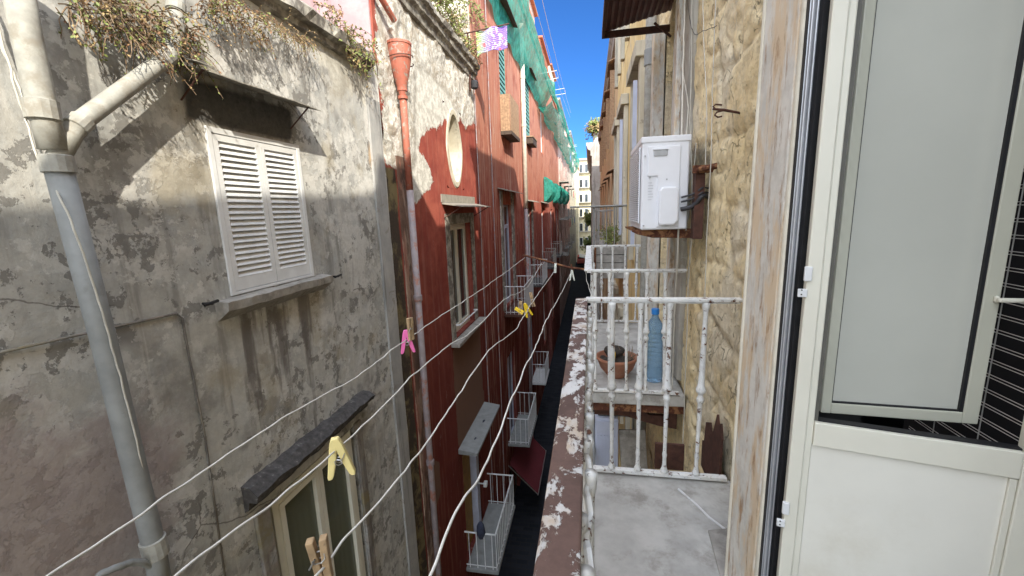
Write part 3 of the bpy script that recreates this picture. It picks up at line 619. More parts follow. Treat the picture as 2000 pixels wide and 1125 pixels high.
# vertical cream band with pipe on the palazzo
# gutter & pipes as their own things
def pipe(name, label, pts, r, mat, collars=(), cat='drainpipe', group=None, n=14, cmat=None):
    t_ = thing(name, label, cat, pts[-1], group); m = MB().tube(pts, r, n); obj('pipe', m, mat, t_, smooth=True)
    for (a, b) in collars:
        a = Vector(a); b = Vector(b); d = (b-a).normalized(); mm = MB().tube([a, a+d*.004, b-d*.004, b], [r*1.05, r*1.18, r*1.18, r*1.05], n); obj('collar', mm, cmat or mat, t_, smooth=False)
    return t_
pa = [P(20, -120, X=XL+.17), P(45, 60, X=XL+.17), P(85, 205, X=XL+.17), P(112, 320, X=XL+.17)]
y0 = 2.13
def pz(a, b, X=XL+.17): return P(a, b, X=X)
top = pz(22, -100); c1_ = pz(82, 205); c2_ = pz(112, 320); bot = pz(300, 1075)
pipe('drainpipe', 'grey drainpipe descending the grey wall at far left, the thickest pipe', [c2_, pz(200, 655), pz(300, 1065), pz(325, 1200)], .068, 'greypipe', [(pz(108, 303), pz(116, 338)), (pz(297, 1052), pz(306, 1085))], cmat='fibre')
pipe('vent_pipe', 'pale fibre cement pipe above the grey drainpipe at far left', [top, pz(50, 60), c1_, pz(104, 292)], .068, 'fibre', [(pz(78, 195), pz(86, 235))])
pipe('branch_pipe', 'slanting fibre cement branch pipe left of the shuttered window', [pz(345, -10, XL+.16), pz(340, 70, XL+.16), pz(335, 105, XL+.17), pz(300, 132, XL+.17), pz(165, 232, XL+.17), pz(150, 245, XL+.17), pz(112, 310, XL+.17)], .055, 'fibre', [(pz(163, 234, XL+.17), pz(146, 250, XL+.17)), (pz(330, 108, XL+.17), pz(312, 122, XL+.17)), (pz(342, 45, XL+.16), pz(341, 62, XL+.16)), (pz(344, 5, XL+.16), pz(343, 22, XL+.16))])
# thin cable beside it
def cable(label, pts, r=.006, mat='cable', name='hanging_cable', cat='cable', group=None, wob=.0, seed=1, smooth=True, seg=10):
    out = []
    pts = [Vector(p) for p in pts]
    for i in range(len(pts)-1):
        p0 = pts[max(i-1, 0)]; p1 = pts[i]; p2 = pts[i+1]; p3 = pts[min(i+2, len(pts)-1)]
        for k in range(seg):
            u = k/seg; q = .5*((2*p1)+(-p0+p2)*u+(2*p0-5*p1+4*p2-p3)*u*u+(-p0+3*p1-3*p2+p3)*u**3)
            if wob: q = q+wob*noise.noise_vector(q*9+Vector((seed, 0, 0)))+wob*.8*noise.noise_vector(q*22+Vector((seed, 5, 0)))
            out.append(q)
    out.append(pts[-1]); m = MB().tube(out, r, 7); o = obj(name, m, mat, smooth=True); tag(o, label, cat, group); return o
cable('thin pale cable running down beside the thick grey drainpipe', [pz(-20, 0, XL+.1), pz(30, 170, XL+.1), pz(80, 320, XL+.12), pz(138, 430, XL+.26), pz(212, 655, XL+.25), pz(266, 860, XL+.24), pz(326, 1125, XL+.20)], .006, 'cable', wob=.008)
cable('second thin cable fixed to the plaster at far left edge', [pz(-40, -20, XL+.05), pz(20, 130, XL+.05), pz(62, 240, XL+.06), pz(95, 345, XL+.08)], .006, 'cable', wob=.006, seed=4)
cable('grey hose curling in the bottom left corner', [pz(170, 1150, XL+.15), pz(205, 1118, XL+.18), pz(255, 1100, XL+.2), pz(295, 1108, XL+.18), pz(290, 1150, XL+.15)], .024, 'greypipe', name='hose', cat='hose', wob=.01)
# red funnel pipe
rp = thing('hopper_pipe', 'red drainpipe with a funnel head at the corner of the red house', 'drainpipe', (XL+.12, 7.55, ZG))
px_ = XL+.13
tp = P(780, 100, X=px_)
yy = tp.y
m = MB().lathe([(.05, 1.70), (.055, 1.75), (.06, 2.0), (.085, 2.15), (.15, 2.40), (.19, 2.62), (.20, 2.80), (.21, 2.80), (.21, 2.84), (.18, 2.84)], (px_, yy, 0), 20); obj('funnel', m, 'redpipe', rp, smooth=False)
m = MB().tube([(px_, yy, 2.1), (px_, yy, .4)], .06, 14); obj('upper_pipe', m, 'redpipe', rp, smooth=True)
m = MB().tube([(px_, yy, .42), (px_, yy, -3.5), (px_, yy, -13)], .062, 14); obj('lower_pipe', m, 'mauvepipe', rp, smooth=True)
for z in (2.08, 1.95): obj('collar', MB().tube([(px_, yy, z), (px_, yy, z+.05)], .085, 14), 'redpipe', rp)
for z in (-1.6, -5.0): obj('collar', MB().tube([(px_, yy, z), (px_, yy, z+.10)], .08, 14), 'mauvepipe', rp)
m = MB(); pts = [(px_+.22*cos(a), yy+.22*sin(a), 2.5+.02*a) for a in [i*.3 for i in range(24)]]; m.tube(pts, .008, 6); obj('wire_strap', m, 'darkrust', rp)
m = MB().tube([P(735, -20, X=XL+.1), P(770, 40, X=XL+.14)], .05, 10); o = obj('overflow_pipe', m, 'redpipe'); tag(o, 'short orange clay pipe spout above the red funnel', 'pipe')
m = MB(); 
for k in range(50):
    z0 = -13+14*k/50; z1 = -13+14*(k+1)/50; e = lambda z, a: a+.02*fbm(z, a, 1.2, 4)
    m.quad((XL+.03, e(z0, 7.05), z0), (XL+.03, e(z0, 7.36), z0), (XL+.03, e(z1, 7.36), z1), (XL+.03, e(z1, 7.05), z1)); m.quad((XL, e(z0, 7.05), z0), (XL+.03, e(z0, 7.05), z0), (XL+.03, e(z1, 7.05), z1), (XL, e(z1, 7.05), z1))
M['strip'] = mat_peel('peeling_brown_render', (.17, .10, .07), (.30, .13, .09), .45, .52, 3, .9, third=(.36, .27, .2), sc=(1, 1, .3)); obj('render_strip', m, 'strip', gb)
pipe('cream_downpipe', 'pale downpipe running down the faded red palazzo front', [(XL+.12, 21.4, 8.6), (XL+.12, 21.4, .1)], .11, 'creampipe', [((XL+.12, 21.4, 4.0), (XL+.12, 21.4, 4.15)), ((XL+.12, 21.4, 6.2), (XL+.12, 21.4, 6.35))])
pipe('brown_downpipe', 'brown lower length of downpipe on the red palazzo', [(XL+.12, 21.4, .1), (XL+.12, 21.4, -13)], .09, 'mauvepipe')
for i, (y_, zt_, zb_) in enumerate(((12.45, 4.0, -12), (14.3, 9, -12))):
    cable(['thin grey pipe in the corner between red house and palazzo', 'thin conduit on the palazzo beside its first tall window'][i], [(XL+.05, y_, zt_), (XL+.05, y_+.03, -3), (XL+.05, y_, zb_)], .018, 'mauvepipe', name='conduit', cat='conduit')
# ================================================================== balconies of simple bars
def bar_balcony(label, X, s, Y0, Y1, zf, h, p, mat, slab='stone', group='barred balconies on the left', sp=.14, br=.011, sides=(1, 1), name='balcony'):
    r = thing(name, label, 'balcony', (X, Y0, zf), group)
    obj('floor_slab', MB().box(X, X+s*(p+.05), Y0-.05, Y1+.05, zf-.12, zf), slab, r, bevel=.02)
    m = MB(); xo = X+s*p
    m.tube([(X, Y0, zf+h), (xo, Y0, zf+h)], .022, 6); m.tube([(X, Y1, zf+h), (xo, Y1, zf+h)], .022, 6); m.tube([(xo, Y0-.03, zf+h), (xo, Y1+.03, zf+h)], .024, 6)
    m.tube([(X, Y0, zf+.08), (xo, Y0, zf+.08)], .012, 6); m.tube([(X, Y1, zf+.08), (xo, Y1, zf+.08)], .012, 6); m.tube([(xo, Y0, zf+.08), (xo, Y1, zf+.08)], .012, 6)
    k = int((Y1-Y0)/sp)
    for i in range(k+1): y = Y0+(Y1-Y0)*i/k; m.tube([(xo, y, zf), (xo, y, zf+h)], br, 5)
    k = max(2, int(p/sp))
    for i in range(k): x = X+s*p*(i+.5)/k; m.tube([(x, Y0, zf), (x, Y0, zf+h)], br, 5); m.tube([(x, Y1, zf), (x, Y1, zf+h)], br, 5)
    obj('railing', m, mat, r); return r
bar_balcony('grey barred balcony before the palazzo\'s nearest tall window', XL, 1, 15.75, 18.4, -4.0, 1.1, .8, 'marble', 'darkrust')
bar_balcony('barred balcony at the second tall palazzo window', XL, 1, 22.2, 24.8, -4.0, 1.1, .8, 'marble', 'slate')
bar_balcony('dim barred balcony at the third tall palazzo window', XL, 1, 29.2, 31.8, -4.0, 1.1, .8, 'stone', 'slate')
bar_balcony('fourth barred balcony along the palazzo\'s tall window storey', XL, 1, 36.2, 38.6, -4.0, 1.1, .8, 'stone', 'slate')
bar_balcony('white balcony by the ochre door, lowest and nearest on the red house', XL, 1, 9.45, 12.0, -9.5, 1.08, .85, 'white', 'greypipe', sp=.2, br=.014)
bar_balcony('white balcony low on the palazzo above the dark red awning', XL, 1, 15.5, 18.0, -9.4, 1.1, .85, 'white', 'greypipe', sp=.2, br=.014)
bar_balcony('pale lower balcony in the shade further along the palazzo', XL, 1, 22.4, 24.6, -9.7, 1.1, .8, 'white', 'marble', sp=.2)
# wooden box balcony in the sun
r = thing('wooden_box_balcony', 'small brown boarded balcony box high on the sunlit palazzo', 'balcony', (XL, 16.3, 2.9))
m = MB()
for k in range(14): yy0 = 16.3+1.9*k/14; m.box(XL+.38, XL+.40, yy0+.006, yy0+1.9/14-.006, 2.95, 4.25)
for k in range(4): m.box(XL+.01+.09*k, XL+.095+.09*k, 16.28, 16.30, 2.95, 4.25)
obj('boarding', m, 'boxwood', r); obj('floor_slab', MB().box(XL, XL+.42, 16.25, 18.25, 2.82, 2.95), 'brownwood', r)
r = thing('window_box', 'small dark planter box under the green shuttered palazzo window', 'window box', (XL, 23.0, 3.5))
obj('trough', MB().box(XL, XL+.35, 23.0, 24.7, 3.45, 3.8), 'brownwood', r, bevel=.02); obj('trim', MB().box(XL, XL+.38, 22.95, 24.75, 3.78, 3.84), 'boxwood', r)
# dark red awning at the bottom
r = thing('red_awning', 'dark red cloth awning low over the alley, below the white balconies', 'awning', (XL, 15.6, -10.6))
m = MB(); n = 16
for k in range(n):
    for q in range(6):
        def aw(i, j): u = i/n; v = j/6; return (XL+.05+1.15*v, 15.4+3.2*u, -10.3-1.25*v+.03*sin(u*16)*v)
        m.quad(aw(k, q), aw(k+1, q), aw(k+1, q+1), aw(k, q+1))
obj('cloth', m, 'redcloth', r); obj('frame', MB().tube([(XL+1.2, 15.35, -11.56), (XL+1.2, 18.65, -11.56)], .025, 6).tube([(XL, 15.38, -10.35), (XL+1.2, 15.38, -11.56)], .02, 6).tube([(XL, 18.6, -10.35), (XL+1.2, 18.6, -11.56)], .02, 6), 'steel', r)
# floodlight by the ochre door
p = P(948, 945, X=XL+.25); r = thing('wall_lamp', 'small white lamp box on the wall above the lowest white balcony', 'lamp', tuple(p)); obj('housing', MB().box(p.x-.05, p.x+.06, p.y-.08, p.y+.08, p.z-.07, p.z+.07), 'white', r, bevel=.02); obj('arm', MB().tube([p, (XL, p.y, p.z)], .02, 6), 'white', r)
def rag(label, c, sc, seed=0):
    m = MB(); n = 7
    def pt(i, j):
        a = 2*pi*i/10; rr = j/n; return (c[0]+sc[0]*rr*cos(a)*(1+.3*fbm(a, seed, 1.5)), c[1]+sc[1]*rr*sin(a)*(1+.3*fbm(a, seed+4, 1.5)), c[2]+sc[2]*(1-rr**2)*(1+.3*fbm(a, rr*3+seed, 2)))
    for i in range(10):
        for j in range(n): m.quad(pt(i, j), pt(i+1, j), pt(i+1, j+1), pt(i, j+1))
    tag(obj('dark_rag', m, 'rag', smooth=True), label, 'rag', 'dark rags left outside')
rag('dark rag lying on the pale ledge, the lower of two', (XL+.25, 10.0, -6.02), (.10, .26, .03), 1); rag('dark rag lying on the pale ledge, the higher of two', (XL+.25, 10.95, -6.02), (.08, .22, .035), 7)
m = MB(); q0 = P(938, 1020, X=XL+.85); m.tube([q0, q0-Vector((0, 0, .1)), q0-Vector((.0, -.02, .28)), q0-Vector((0, 0, .42))], [.04, .09, .11, .05], 8); tag(obj('dark_cloth', m, 'rag', smooth=True), 'dark cloth hanging over the rail of the lowest white balcony', 'cloth')
# towel on pole
tz = 4.75; m = MB(); n = 24
for i in range(n):
    for j in range(12):
        def tw(a, b): u = a/n; v = b/12; return (-3.02+.86*u, 12.0+.05*sin(u*9+v*2), tz+.10*u-.62*v*(1-.12*sin(u*3.1))+.02*sin(u*14))
        m.quad(tw(i, j), tw(i+1, j), tw(i+1, j+1), tw(i, j+1))
o = obj('hanging_towel', m, 'towel', smooth=True); tag(o, 'purple and green printed towel hanging from a pole beside the palazzo', 'towel')
q = o.modifiers.new('thick', 'SOLIDIFY'); q.thickness = .006
m = MB().tube([(-3.6, 12.0, 4.72), (-2.1, 12.0, 4.86)], .018, 6).tube([(-3.25, 12.02, 4.75), (-3.25, 12.02, 3.3)], .03, 6); tag(obj('clothes_pole', m, 'darkrust'), 'rusty pole at the terrace corner holding the printed towel', 'pole')
m = MB().lathe([(.05, 0), (.1, .03), (.11, .18), (.08, .22)], (-3.15, 12.1, 3.35), 10); tag(obj('siren_box', m, 'blackcable'), 'small black round box on the corner below the towel', 'box')
# ================================================================== green nets
def net(label, A, B, C, D, nu=40, nv=10, amp=.15, seed=0):
    m = MB(); A, B, C, D = map(Vector, (A, B, C, D))
    def q(i, j):
        u = i/nu; v = j/nv; p = (A*(1-u)+B*u)*(1-v)+(D*(1-u)+C*u)*v
        return p+Vector((1, .3, .6))*amp*noise.noise(Vector((u*14+seed, v*3, seed)))+Vector((.5, 0, -1))*amp*1.2*sin(pi*v)*(.6+.4*sin(u*30))
    for i in range(nu):
        for j in range(nv): m.quad(q(i, j), q(i+1, j), q(i+1, j+1), q(i, j+1))
    tag(obj('safety_net', m, 'net', smooth=True), label, 'netting', 'green safety nets on the palazzo')
net('long green net wrapping the palazzo\'s top floor beside the sky', (XL+.08, 14.2, 6.6), (XL+.08, 30.5, 6.5), (XL+.75, 31.2, 8.1), (XL+.55, 14.8, 9.6), 50, 10, .12)
net('green net sagging under the far upper balconies', (XL+.05, 28, 6.4), (XL+.05, 86, 6.6), (XL+1.1, 86, 7.6), (XL+1.0, 28, 6.9), 60, 8, .35, 3)
net('outer green net veil along the far upper balconies', (XL+1.0, 28, 6.9), (XL+1.1, 86, 7.6), (XL+1.2, 86, 9.0), (XL+.9, 28, 7.9), 60, 6, .3, 9)
nl = ['nearest bulging green net wrapped round a balcony', 'second net wrapped balcony of the row, beyond the nearest', 'third net wrapped balcony of the row', 'farthest net wrapped balcony of the row']
for i, (y0, y1) in enumerate(((31, 34), (38.5, 42), (45, 49), (53, 58))):
    m = MB(); nu, nv = 14, 12
    def q(a, b):
        u = a/nu; v = b/nv; an = pi*v; x = XL+.05+.72*sin(an)*(.8+.4*noise.noise(Vector((u*5, v*4, i)))); z = .85+.85*cos(an)+.2*noise.noise(Vector((u*6, v*5, i+7)))+.6
        return (x, y0+(y1-y0)*u, z)
    for a in range(nu):
        for b in range(nv): m.quad(q(a, b), q(a+1, b), q(a+1, b+1), q(a, b+1))
    for a in (0, nu):
        ii = len(m.v); m.v += [q(a, b) for b in range(nv+1)]; m.f.append(tuple(range(ii, ii+nv+1)))
    tag(obj('balcony_net', m, 'net', smooth=True), nl[i], 'netting', 'green nets wrapped round balconies')
# ================================================================== far left buildings
def rows(Y0, Y1, nlev, z0, dz, h, gap, w_, **kw):
    out = []; k = int((Y1-Y0)/gap)
    for i in range(k):
        yc = Y0+gap*(i+.5)
        for l in range(nlev): out.append((yc-w_/2, yc+w_/2, z0+dz*l, z0+dz*l+h, dict(kw)))
    return out
far1 = long_facade('pink_house', 'pinkish white house with laundry poles beyond the palazzo, far left side', XL, 1, 46.05, 72, 11.2, 'pinkwall', rows(46, 72, 5, -9, 4, 2.6, 4.3, 1.3), attrs=False, step=4)
far2 = long_facade('grey_brown_house', 'shaded grey brown house at the far end of the left side', XL, 1, 72.1, 104, 12.4, 'palewall', rows(72, 104, 5, -9, 4, 2.6, 5.3, 1.4), attrs=False, step=5)
k = 0
labs = ['first', 'second', 'third', 'fourth', 'fifth', 'sixth', 'seventh', 'eighth', 'ninth', 'tenth']
for l, z in enumerate((3.1, -1.0, -5.0)):
    for i in range(3):
        y = 47.5+8.6*i; bar_balcony(f'small far balcony, {labs[i]} along the pink house, {["top", "middle", "lower"][l]} storey', XL, 1, y, y+3, z-.1, 1.1, .9, 'stone', 'stone', 'far balconies on the pink house', sp=.3, br=.02)
        k += 1
# roof clutter on the palazzo: penthouses, awning frames, poles
for i, (y0, y1, z1, mt, lb) in enumerate(((24, 30, 12.4, 'pinkwall', 'pale pink rooftop hut, nearest on the palazzo roof'), (33, 39, 12.2, 'roofred', 'red brown rooftop hut in the middle of the palazzo roof'), (41, 46, 12.8, 'creamwall', 'cream rooftop hut at the far end of the palazzo roof'))):
    r = thing('roof_hut', lb, 'hut', (XL-1, y0, 10.2), 'rooftop huts'); obj('wall', MB().box(XL-3, XL-.25, y0, y1, 10.2, z1), mt, r); obj('roof', MB().box(XL-3.1, XL-.05, y0-.1, y1+.1, z1, z1+.12), 'roofred', r); obj('window', MB().box(XL-.26, XL-.23, y0+1, y0+2.2, 10.9, 11.9), 'glassd', r)
for i, (y, z, L_) in enumerate(((30, 8.9, .9), (37, 9.6, 1.1), (50, 8.4, 1.0), (58, 7.2, 1.3), (66, 9.2, 1.3))):
    L_ *= .6; m = MB().tube([(XL, y, z), (XL+.6+L_, y, z+.1)], .018, 5).tube([(XL, y+1.6, z), (XL+.6+L_, y+1.6, z+.1)], .018, 5).tube([(XL+.6+L_, y-.1, z+.1), (XL+.6+L_, y+1.7, z+.1)], .015, 5)
    tag(obj('laundry_rack', m, 'white'), f'{labs[i]} white laundry rack jutting out under the left skyline, counted from the near end', 'laundry rack', 'white laundry racks high on the left')
cols = [(.7, .7, .68), (.5, .12, .1), (.12, .2, .4), (.7, .62, .5), (.2, .35, .3)]
for i in range(5): M['cl%d' % i] = simple('laundry_cloth_%d' % i, cols[i], .9, .1)
cn_ = ['white', 'red', 'blue', 'beige', 'green']
for i in range(10):
    y = 48+2.4*i; z = [2.5, -1.2, 6.6][i % 3]; m = MB()
    for q_ in range(8):
        def lw(a, b): return (XL+1.0+.04*sin(a*1.3+b), y+.14*a, z-.12*b)
        for b in range(8): m.quad(lw(q_, b), lw(q_+1, b), lw(q_+1, b+1), lw(q_, b+1))
    tag(obj('laundry_sheet', m, 'cl%d' % (i % 5), smooth=True), f'{cn_[i % 5]} sheet drying far down the left side, {labs[i]} from the near end', 'laundry', 'laundry on the pink house')
# ================================================================== end of the street
ge = thing('end_building', 'sunlit cream building closing the end of the alley', 'building', (-3, 112, ZG))
m = MB(); m.box(-14, 3, 112, 122, ZG, 11.9); obj('wall', m, 'creamwall', ge)
m = MB().box(-14.2, 3.2, 111.5, 122, 11.9, 12.4); obj('cornice', m, 'stone', ge)
m0 = MB(); k = 0
for l in range(6):
    for c in range(5):
        x0 = -6.6+1.35*c; z0 = -9.5+3.7*l; f_ = obj('window', MB().box(x0-.08, x0+.78, 111.92, 111.99, z0-.08, z0+2.0), 'white', ge); obj('pane', MB().box(x0, x0+.7, 111.88, 111.915, z0, z0+1.9), 'glassd', f_)
    obj('balcony', MB().box(-7, .5, 111.2, 111.98, -9.75+3.7*l, -9.6+3.7*l), 'stone', ge)
ge2 = thing('pale_yellow_house', 'pale yellow sunlit house stepping forward at the street end', 'building', (-4, 104, ZG))
obj('wall', MB().box(-12, -2.75, 104.1, 111, ZG, 9.3), 'creamwall', ge2); obj('roof', MB().box(-12, -2.6, 104.0, 111, 9.3, 9.6), 'roofred', ge2)
for l in range(5): f_ = obj('window', MB().box(-4.2, -3.35, 104.02, 104.09, -9+3.7*l, -6.8+3.7*l), 'white', ge2); obj('pane', MB().box(-4.1, -3.45, 103.98, 104.015, -8.9+3.7*l, -6.9+3.7*l), 'glassd', f_)
# street life far away
vh = thing('parked_van', 'tiny pinkish van parked at the far end of the alley', 'van', (-2.2, 100, ZG)); 
m = MB(); m.prism([(99, ZG+.35), (103.6, ZG+.35), (103.6, ZG+1.9), (100.2, ZG+2.0), (99.2, ZG+1.3)], lambda a, b, w_: (w_, a, b), -2.9, -1.2)
obj('body', m, 'cl1', vh, bevel=.08); obj('windscreen', MB().box(-2.75, -1.35, 99.3, 99.7, ZG+1.25, ZG+1.75), 'glassd', vh)
for yy_ in (99.8, 102.8):
    for xx in (-2.95, -1.35): obj('wheel', MB().tube([(xx, yy_, ZG+.33), (xx+.2, yy_, ZG+.33)], .33, 14), 'gasket', vh)
tag(obj('shop_awning', MB().prism([(-.5, -10.2), (.9, -10.6), (.9, -10.7), (-.5, -10.4)], lambda a, b, w_: (-1.8+a, w_, b), 92, 98), 'white'), 'small white awning far down the alley', 'awning')
# ================================================================== RIGHT: our stone building
XR = .78
gr = thing('stone_building', 'yellow tuff stone building whose bare wall stands beside the balcony', 'building', (XR, -12, ZG))
dR = (4.05, 5.0, -1.52, 1.75, .22)
doorR = (-.35, 1.87, -1.52, 1.45)
rows_z = [-9 + .42*i for i in range(40)]
def stone(y, z):
    yy_ = y+.09*fbm(y, z, 1.3, 3, 2); zz = z+.07*fbm(y, z, 1.5, 3, 9)
    r_ = math.floor(zz/.40); fz = abs(zz/.40-r_-.5)*2
    yo = yy_/.62+.5*(r_ % 2)+.23*sin(r_*5.1); c_ = math.floor(yo); fy = abs(yo-c_-.5)*2
    e_ = max(fz**10*1.0, fy**14)
    g_ = max(0, noise.noise(Vector((y*.9, z*.9, 3.1)))*.5+.62)     # render covers part of the joints
    crack = max(0, 1-abs(fbm(y, z, .9, 4, 21))*16)
    return e_*min(1, g_), crack
def dispR(y, z):
    e_, cr = stone(y, z); return -.030*e_-.035*cr*max(0, .5+noise.noise(Vector((y*2, z*2, 8))))+.010*fbm(y, z, 1.6, 5, 6)+.010*fbm(y, z, 9, 5, 3)
def deepR(y, z):
    e_, cr = stone(y, z); return max(e_*.9, cr*.9*max(0, .5+noise.noise(Vector((y*2, z*2, 8)))))
mr = MB()
ysR = rng(2.0, 3.3, .018)+rng(3.32, 4.05, .03)[0:]+rng(4.1, 5.8, .09, (5.0,)); zsR = rng(-3.2, 2.3, .022, (-1.52, 1.75))
ysR = sorted(set(ysR)); dark_patch = pxpoly([(1345, 280), (1385, 270), (1395, 330), (1380, 350), (1340, 340)], XR)
wall_grid(mr, XR, -1, ysR, zsR, [dR], disp=dispR, attrs=dict(deep=deepR, dark_patch=lambda y, z: sdf((y, z), dark_patch)))
for (a, b, c, d) in ((-12, 5.8, ZG, -3.2), (-12, 5.8, 2.3, 4.6), (-12, doorR[0], -3.2, 2.3), (doorR[0], 2.0, 1.45, 2.3), (doorR[0], 2.0, -3.2, -1.56)):
    mr.quad((XR, a, c), (XR, a, d), (XR, b, d), (XR, b, c))
xb = XR+8
mr.quad((XR, -12, ZG), (xb, -12, ZG), (xb, -12, 4.6), (XR, -12, 4.6)); mr.quad((xb, -12, ZG), (xb, 5.8, ZG), (xb, 5.8, 4.6), (xb, -12, 4.6)); mr.quad((XR, 5.8, ZG), (xb, 5.8, ZG), (xb, 5.8, 4.6), (XR, 5.8, 4.6))
obj('wall', mr, 'tuff', gr, smooth=True)
# roof with the eave outline
m = MB(); m.prism([(-12, 4.6), (-12, 5.2), (-4.6, 5.2), (0, 5.42), (.3, 5.5), (.45, 5.96), (1.7, 5.85), (2.1, 5.4), (2.3, 4.85), (3.4, 4.81), (5.68, 4.81), (5.68, 4.6)], lambda a, b, w_: (w_, a, b), .45, 8.7); obj('roof', m, 'roofred', gr)
# room behind the open door
m = MB(); x0, x1, ya, yb, za, zb_ = XR+.25, 3.2, -.6, 2.55, -1.56, 1.5
m.quad((x1, ya, za), (x1, yb, za), (x1, yb, zb_), (x1, ya, zb_)); m.quad((x0, yb, za), (x1, yb, za), (x1, yb, zb_), (x0, yb, zb_)); m.quad((x0, ya, za), (x1, ya, za), (x1, ya, zb_), (x0, ya, zb_)); m.quad((x0, ya, za), (x1, ya, za), (x1, yb, za), (x0, yb, za)); m.quad((x0, ya, zb_), (x1, ya, zb_), (x1, yb, zb_), (x0, yb, zb_))
m.quad((XR, doorR[0], za), (x0, doorR[0], za), (x0, doorR[0], zb_), (XR, doorR[0], zb_)); m.quad((x0, doorR[0], za), (x0, ya, za), (x0, ya, zb_), (x0, doorR[0], zb_)); m.quad((XR, doorR[0], zb_), (XR, 2.0, zb_), (x0+.1, 2.0, zb_), (x0+.1, doorR[0], zb_)); m.quad((x0, 1.9, za), (x0, yb, za), (x0, yb, zb_), (x0, 1.9, zb_))
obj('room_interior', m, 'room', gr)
# stone door surround, peeling
cs = MB(); cs.box(.540, .63, 1.330, 1.570, -1.525, 1.46); sr = obj('door_surround', cs, 'casing', gr, bevel=.006)
obj('surround_edge', MB().box(.535, .57, 1.5705, 1.588, -1.525, 1.47), 'casingedge', gr, bevel=.008)
obj('surround_edge', MB().box(.5405, .60, 1.312, 1.3295, -1.525, 1.46), 'casingedge', gr, bevel=.006)
# metal frame (track)
tr_ = MB(); tr_.box(.5505, .665, 1.300, 1.308, -1.525, 1.45); tr_.box(.5535, .5595, 1.292, 1.2998, -1.525, 1.45); tr_.box(.5635, .5675, 1.289, 1.2998, -1.525, 1.45); fr = obj('door_frame', tr_, 'alu', gr, bevel=.002)
obj('inner_rib', MB().box(.5868, .64, 1.286, 1.2998, -1.525, 1.45), 'cream', fr)
obj('gasket', MB().box(.5725, .5865, 1.278, 1.2998, -1.525, 1.45), 'gasket', fr); obj('gasket', MB().box(.5475, .5503, 1.299, 1.3115, -1.525, 1.45), 'gasket', fr)
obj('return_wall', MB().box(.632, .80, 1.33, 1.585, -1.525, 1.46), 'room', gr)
# ---- french window of the next flat
window(gr, XR, -1, dR[0], dR[1], dR[2], dR[3], .15, 'white', 'glassd', fw=.08, sash=2)
m = MB().box(.66, XR+.02, 5.0, 5.14, -1.5, 1.85).box(.70, XR, 3.93, 4.05, -1.5, 1.85); obj('door_jamb', m, 'casing', gr, bevel=.01)
m = MB().box(.735, .80, 3.62, 3.90, -1.5, 2.2); M['render'] = mat_facade('grey_render', (.36, .34, .30), (.44, .42, .37), (.30, .27, .22), 3); obj('pilaster', m, 'render', gr, bevel=.02)
# ---- brown corrugated awning
r = thing('brown_awning', 'brown corrugated sheet awning at top right over the neighbour\'s door', 'awning', (XR, 4.0, 1.9))
m = MB(); n = 22
for k in range(n):
    def aw(i, j): u = i/n; v = j; return (.13+.66*u*1.0, 3.35+1.45*v, 1.76+.14*u+.02*sin(i*pi)+.012*(i % 2))
    for (a, b) in ((0, 1),): m.quad(aw(k, 0), aw(k+1, 0), aw(k+1, 1), aw(k, 1))
o = obj('sheet', m, 'roofsheet', r); q = o.modifiers.new('s', 'SOLIDIFY'); q.thickness = .012
obj('frame', MB().box(.12, .15, 3.35, 4.8, 1.70, 1.77).box(.14, .78, 4.77, 4.80, 1.70, 1.76).tube([(.62, 4.7, 1.76), (.78, 4.7, 1.62)], .012, 6).box(.12, .78, 4.0, 4.03, 1.71, 1.76), 'darkrust', r)
# grey pipe at the corner and its collar
pipe('corner_pipe', 'grey downpipe at the corner where the stone and yellow buildings meet', [(.70, 5.55, 5), (.70, 5.55, 1.2), (.70, 5.55, -13)], .062, 'fibre', [((.70, 5.55, 1.62), (.70, 5.55, 1.80))], cmat='greypipe')
# ================================================================== RIGHT: yellow, ochre and grey buildings
def wins_r(ys, zs, h, w_=1.2, **kw): return [(y, y+w_, z, z+h, dict(kw)) for y in ys for z in zs]
gy = long_facade('yellow_building', 'yellow plastered building just beyond the stone one on the right', XR, -1, 5.82, 13.1, 6.95, 'yellow', [w_ for w_ in wins_r((6.8, 9.6, 11.9), (-.95,), 2.9, 1.0, fm='lavender')+wins_r((6.8, 9.6, 11.9), (3.3, -5.0, -9), 2.5, 1.0, fm='lavender')], attrs=False, step=1.5, cornw=.3)
m = MB()
for y in (6.8, 9.6, 11.9):
    for z in (-.95, 3.3, -5.0): h_ = 2.9 if z == -.95 else 2.5; m.box(XR-.09, XR-.003, y-.22, y-.01, z, z+h_+.1); m.box(XR-.09, XR-.003, y+1.01, y+1.22, z, z+h_+.1); m.box(XR-.16, XR-.003, y-.28, y+1.28, z+h_+.1, z+h_+.3)
obj('window_surround', m, 'palewall', gy, bevel=.01)
for y in (6.8, 9.6):
    for q_, yy_ in enumerate((y-.02,)):
        obj('open_shutter', MB().box(XR-.16, XR-.10, yy_-.02, yy_, -.6, 1.80), 'lavender', gy)
M['stonel'] = M['stone']
go = long_facade('ochre_building', 'ochre building with many projecting window canopies further along the right', XR, -1, 13.15, 33.5, 5.0, 'ochre', wins_r((14.5, 18, 21.5, 25, 29), (-1, 2.2, -5.2, -9.2), 2.2, 1.1, fm='stonel'), attrs=False, step=2.5, cornw=.2)
obj('attic_wall', MB().box(XR+.02, 8, 13.2, 16, 5.03, 5.75).box(XR+.02, 8, 16.05, 21, 5.03, 5.45), 'ochre', go)
for y in (14.5, 18, 21.5, 25, 29):
    for z in (1.25, 4.5): canopy(go, XR, -1, y-.3, y+1.4, z, .22, 'boxwood')
    obj('open_shutter', MB().box(XR-.16, XR-.02, y-.06, y-.01, 2.3, 4.2), 'boxwood', go)
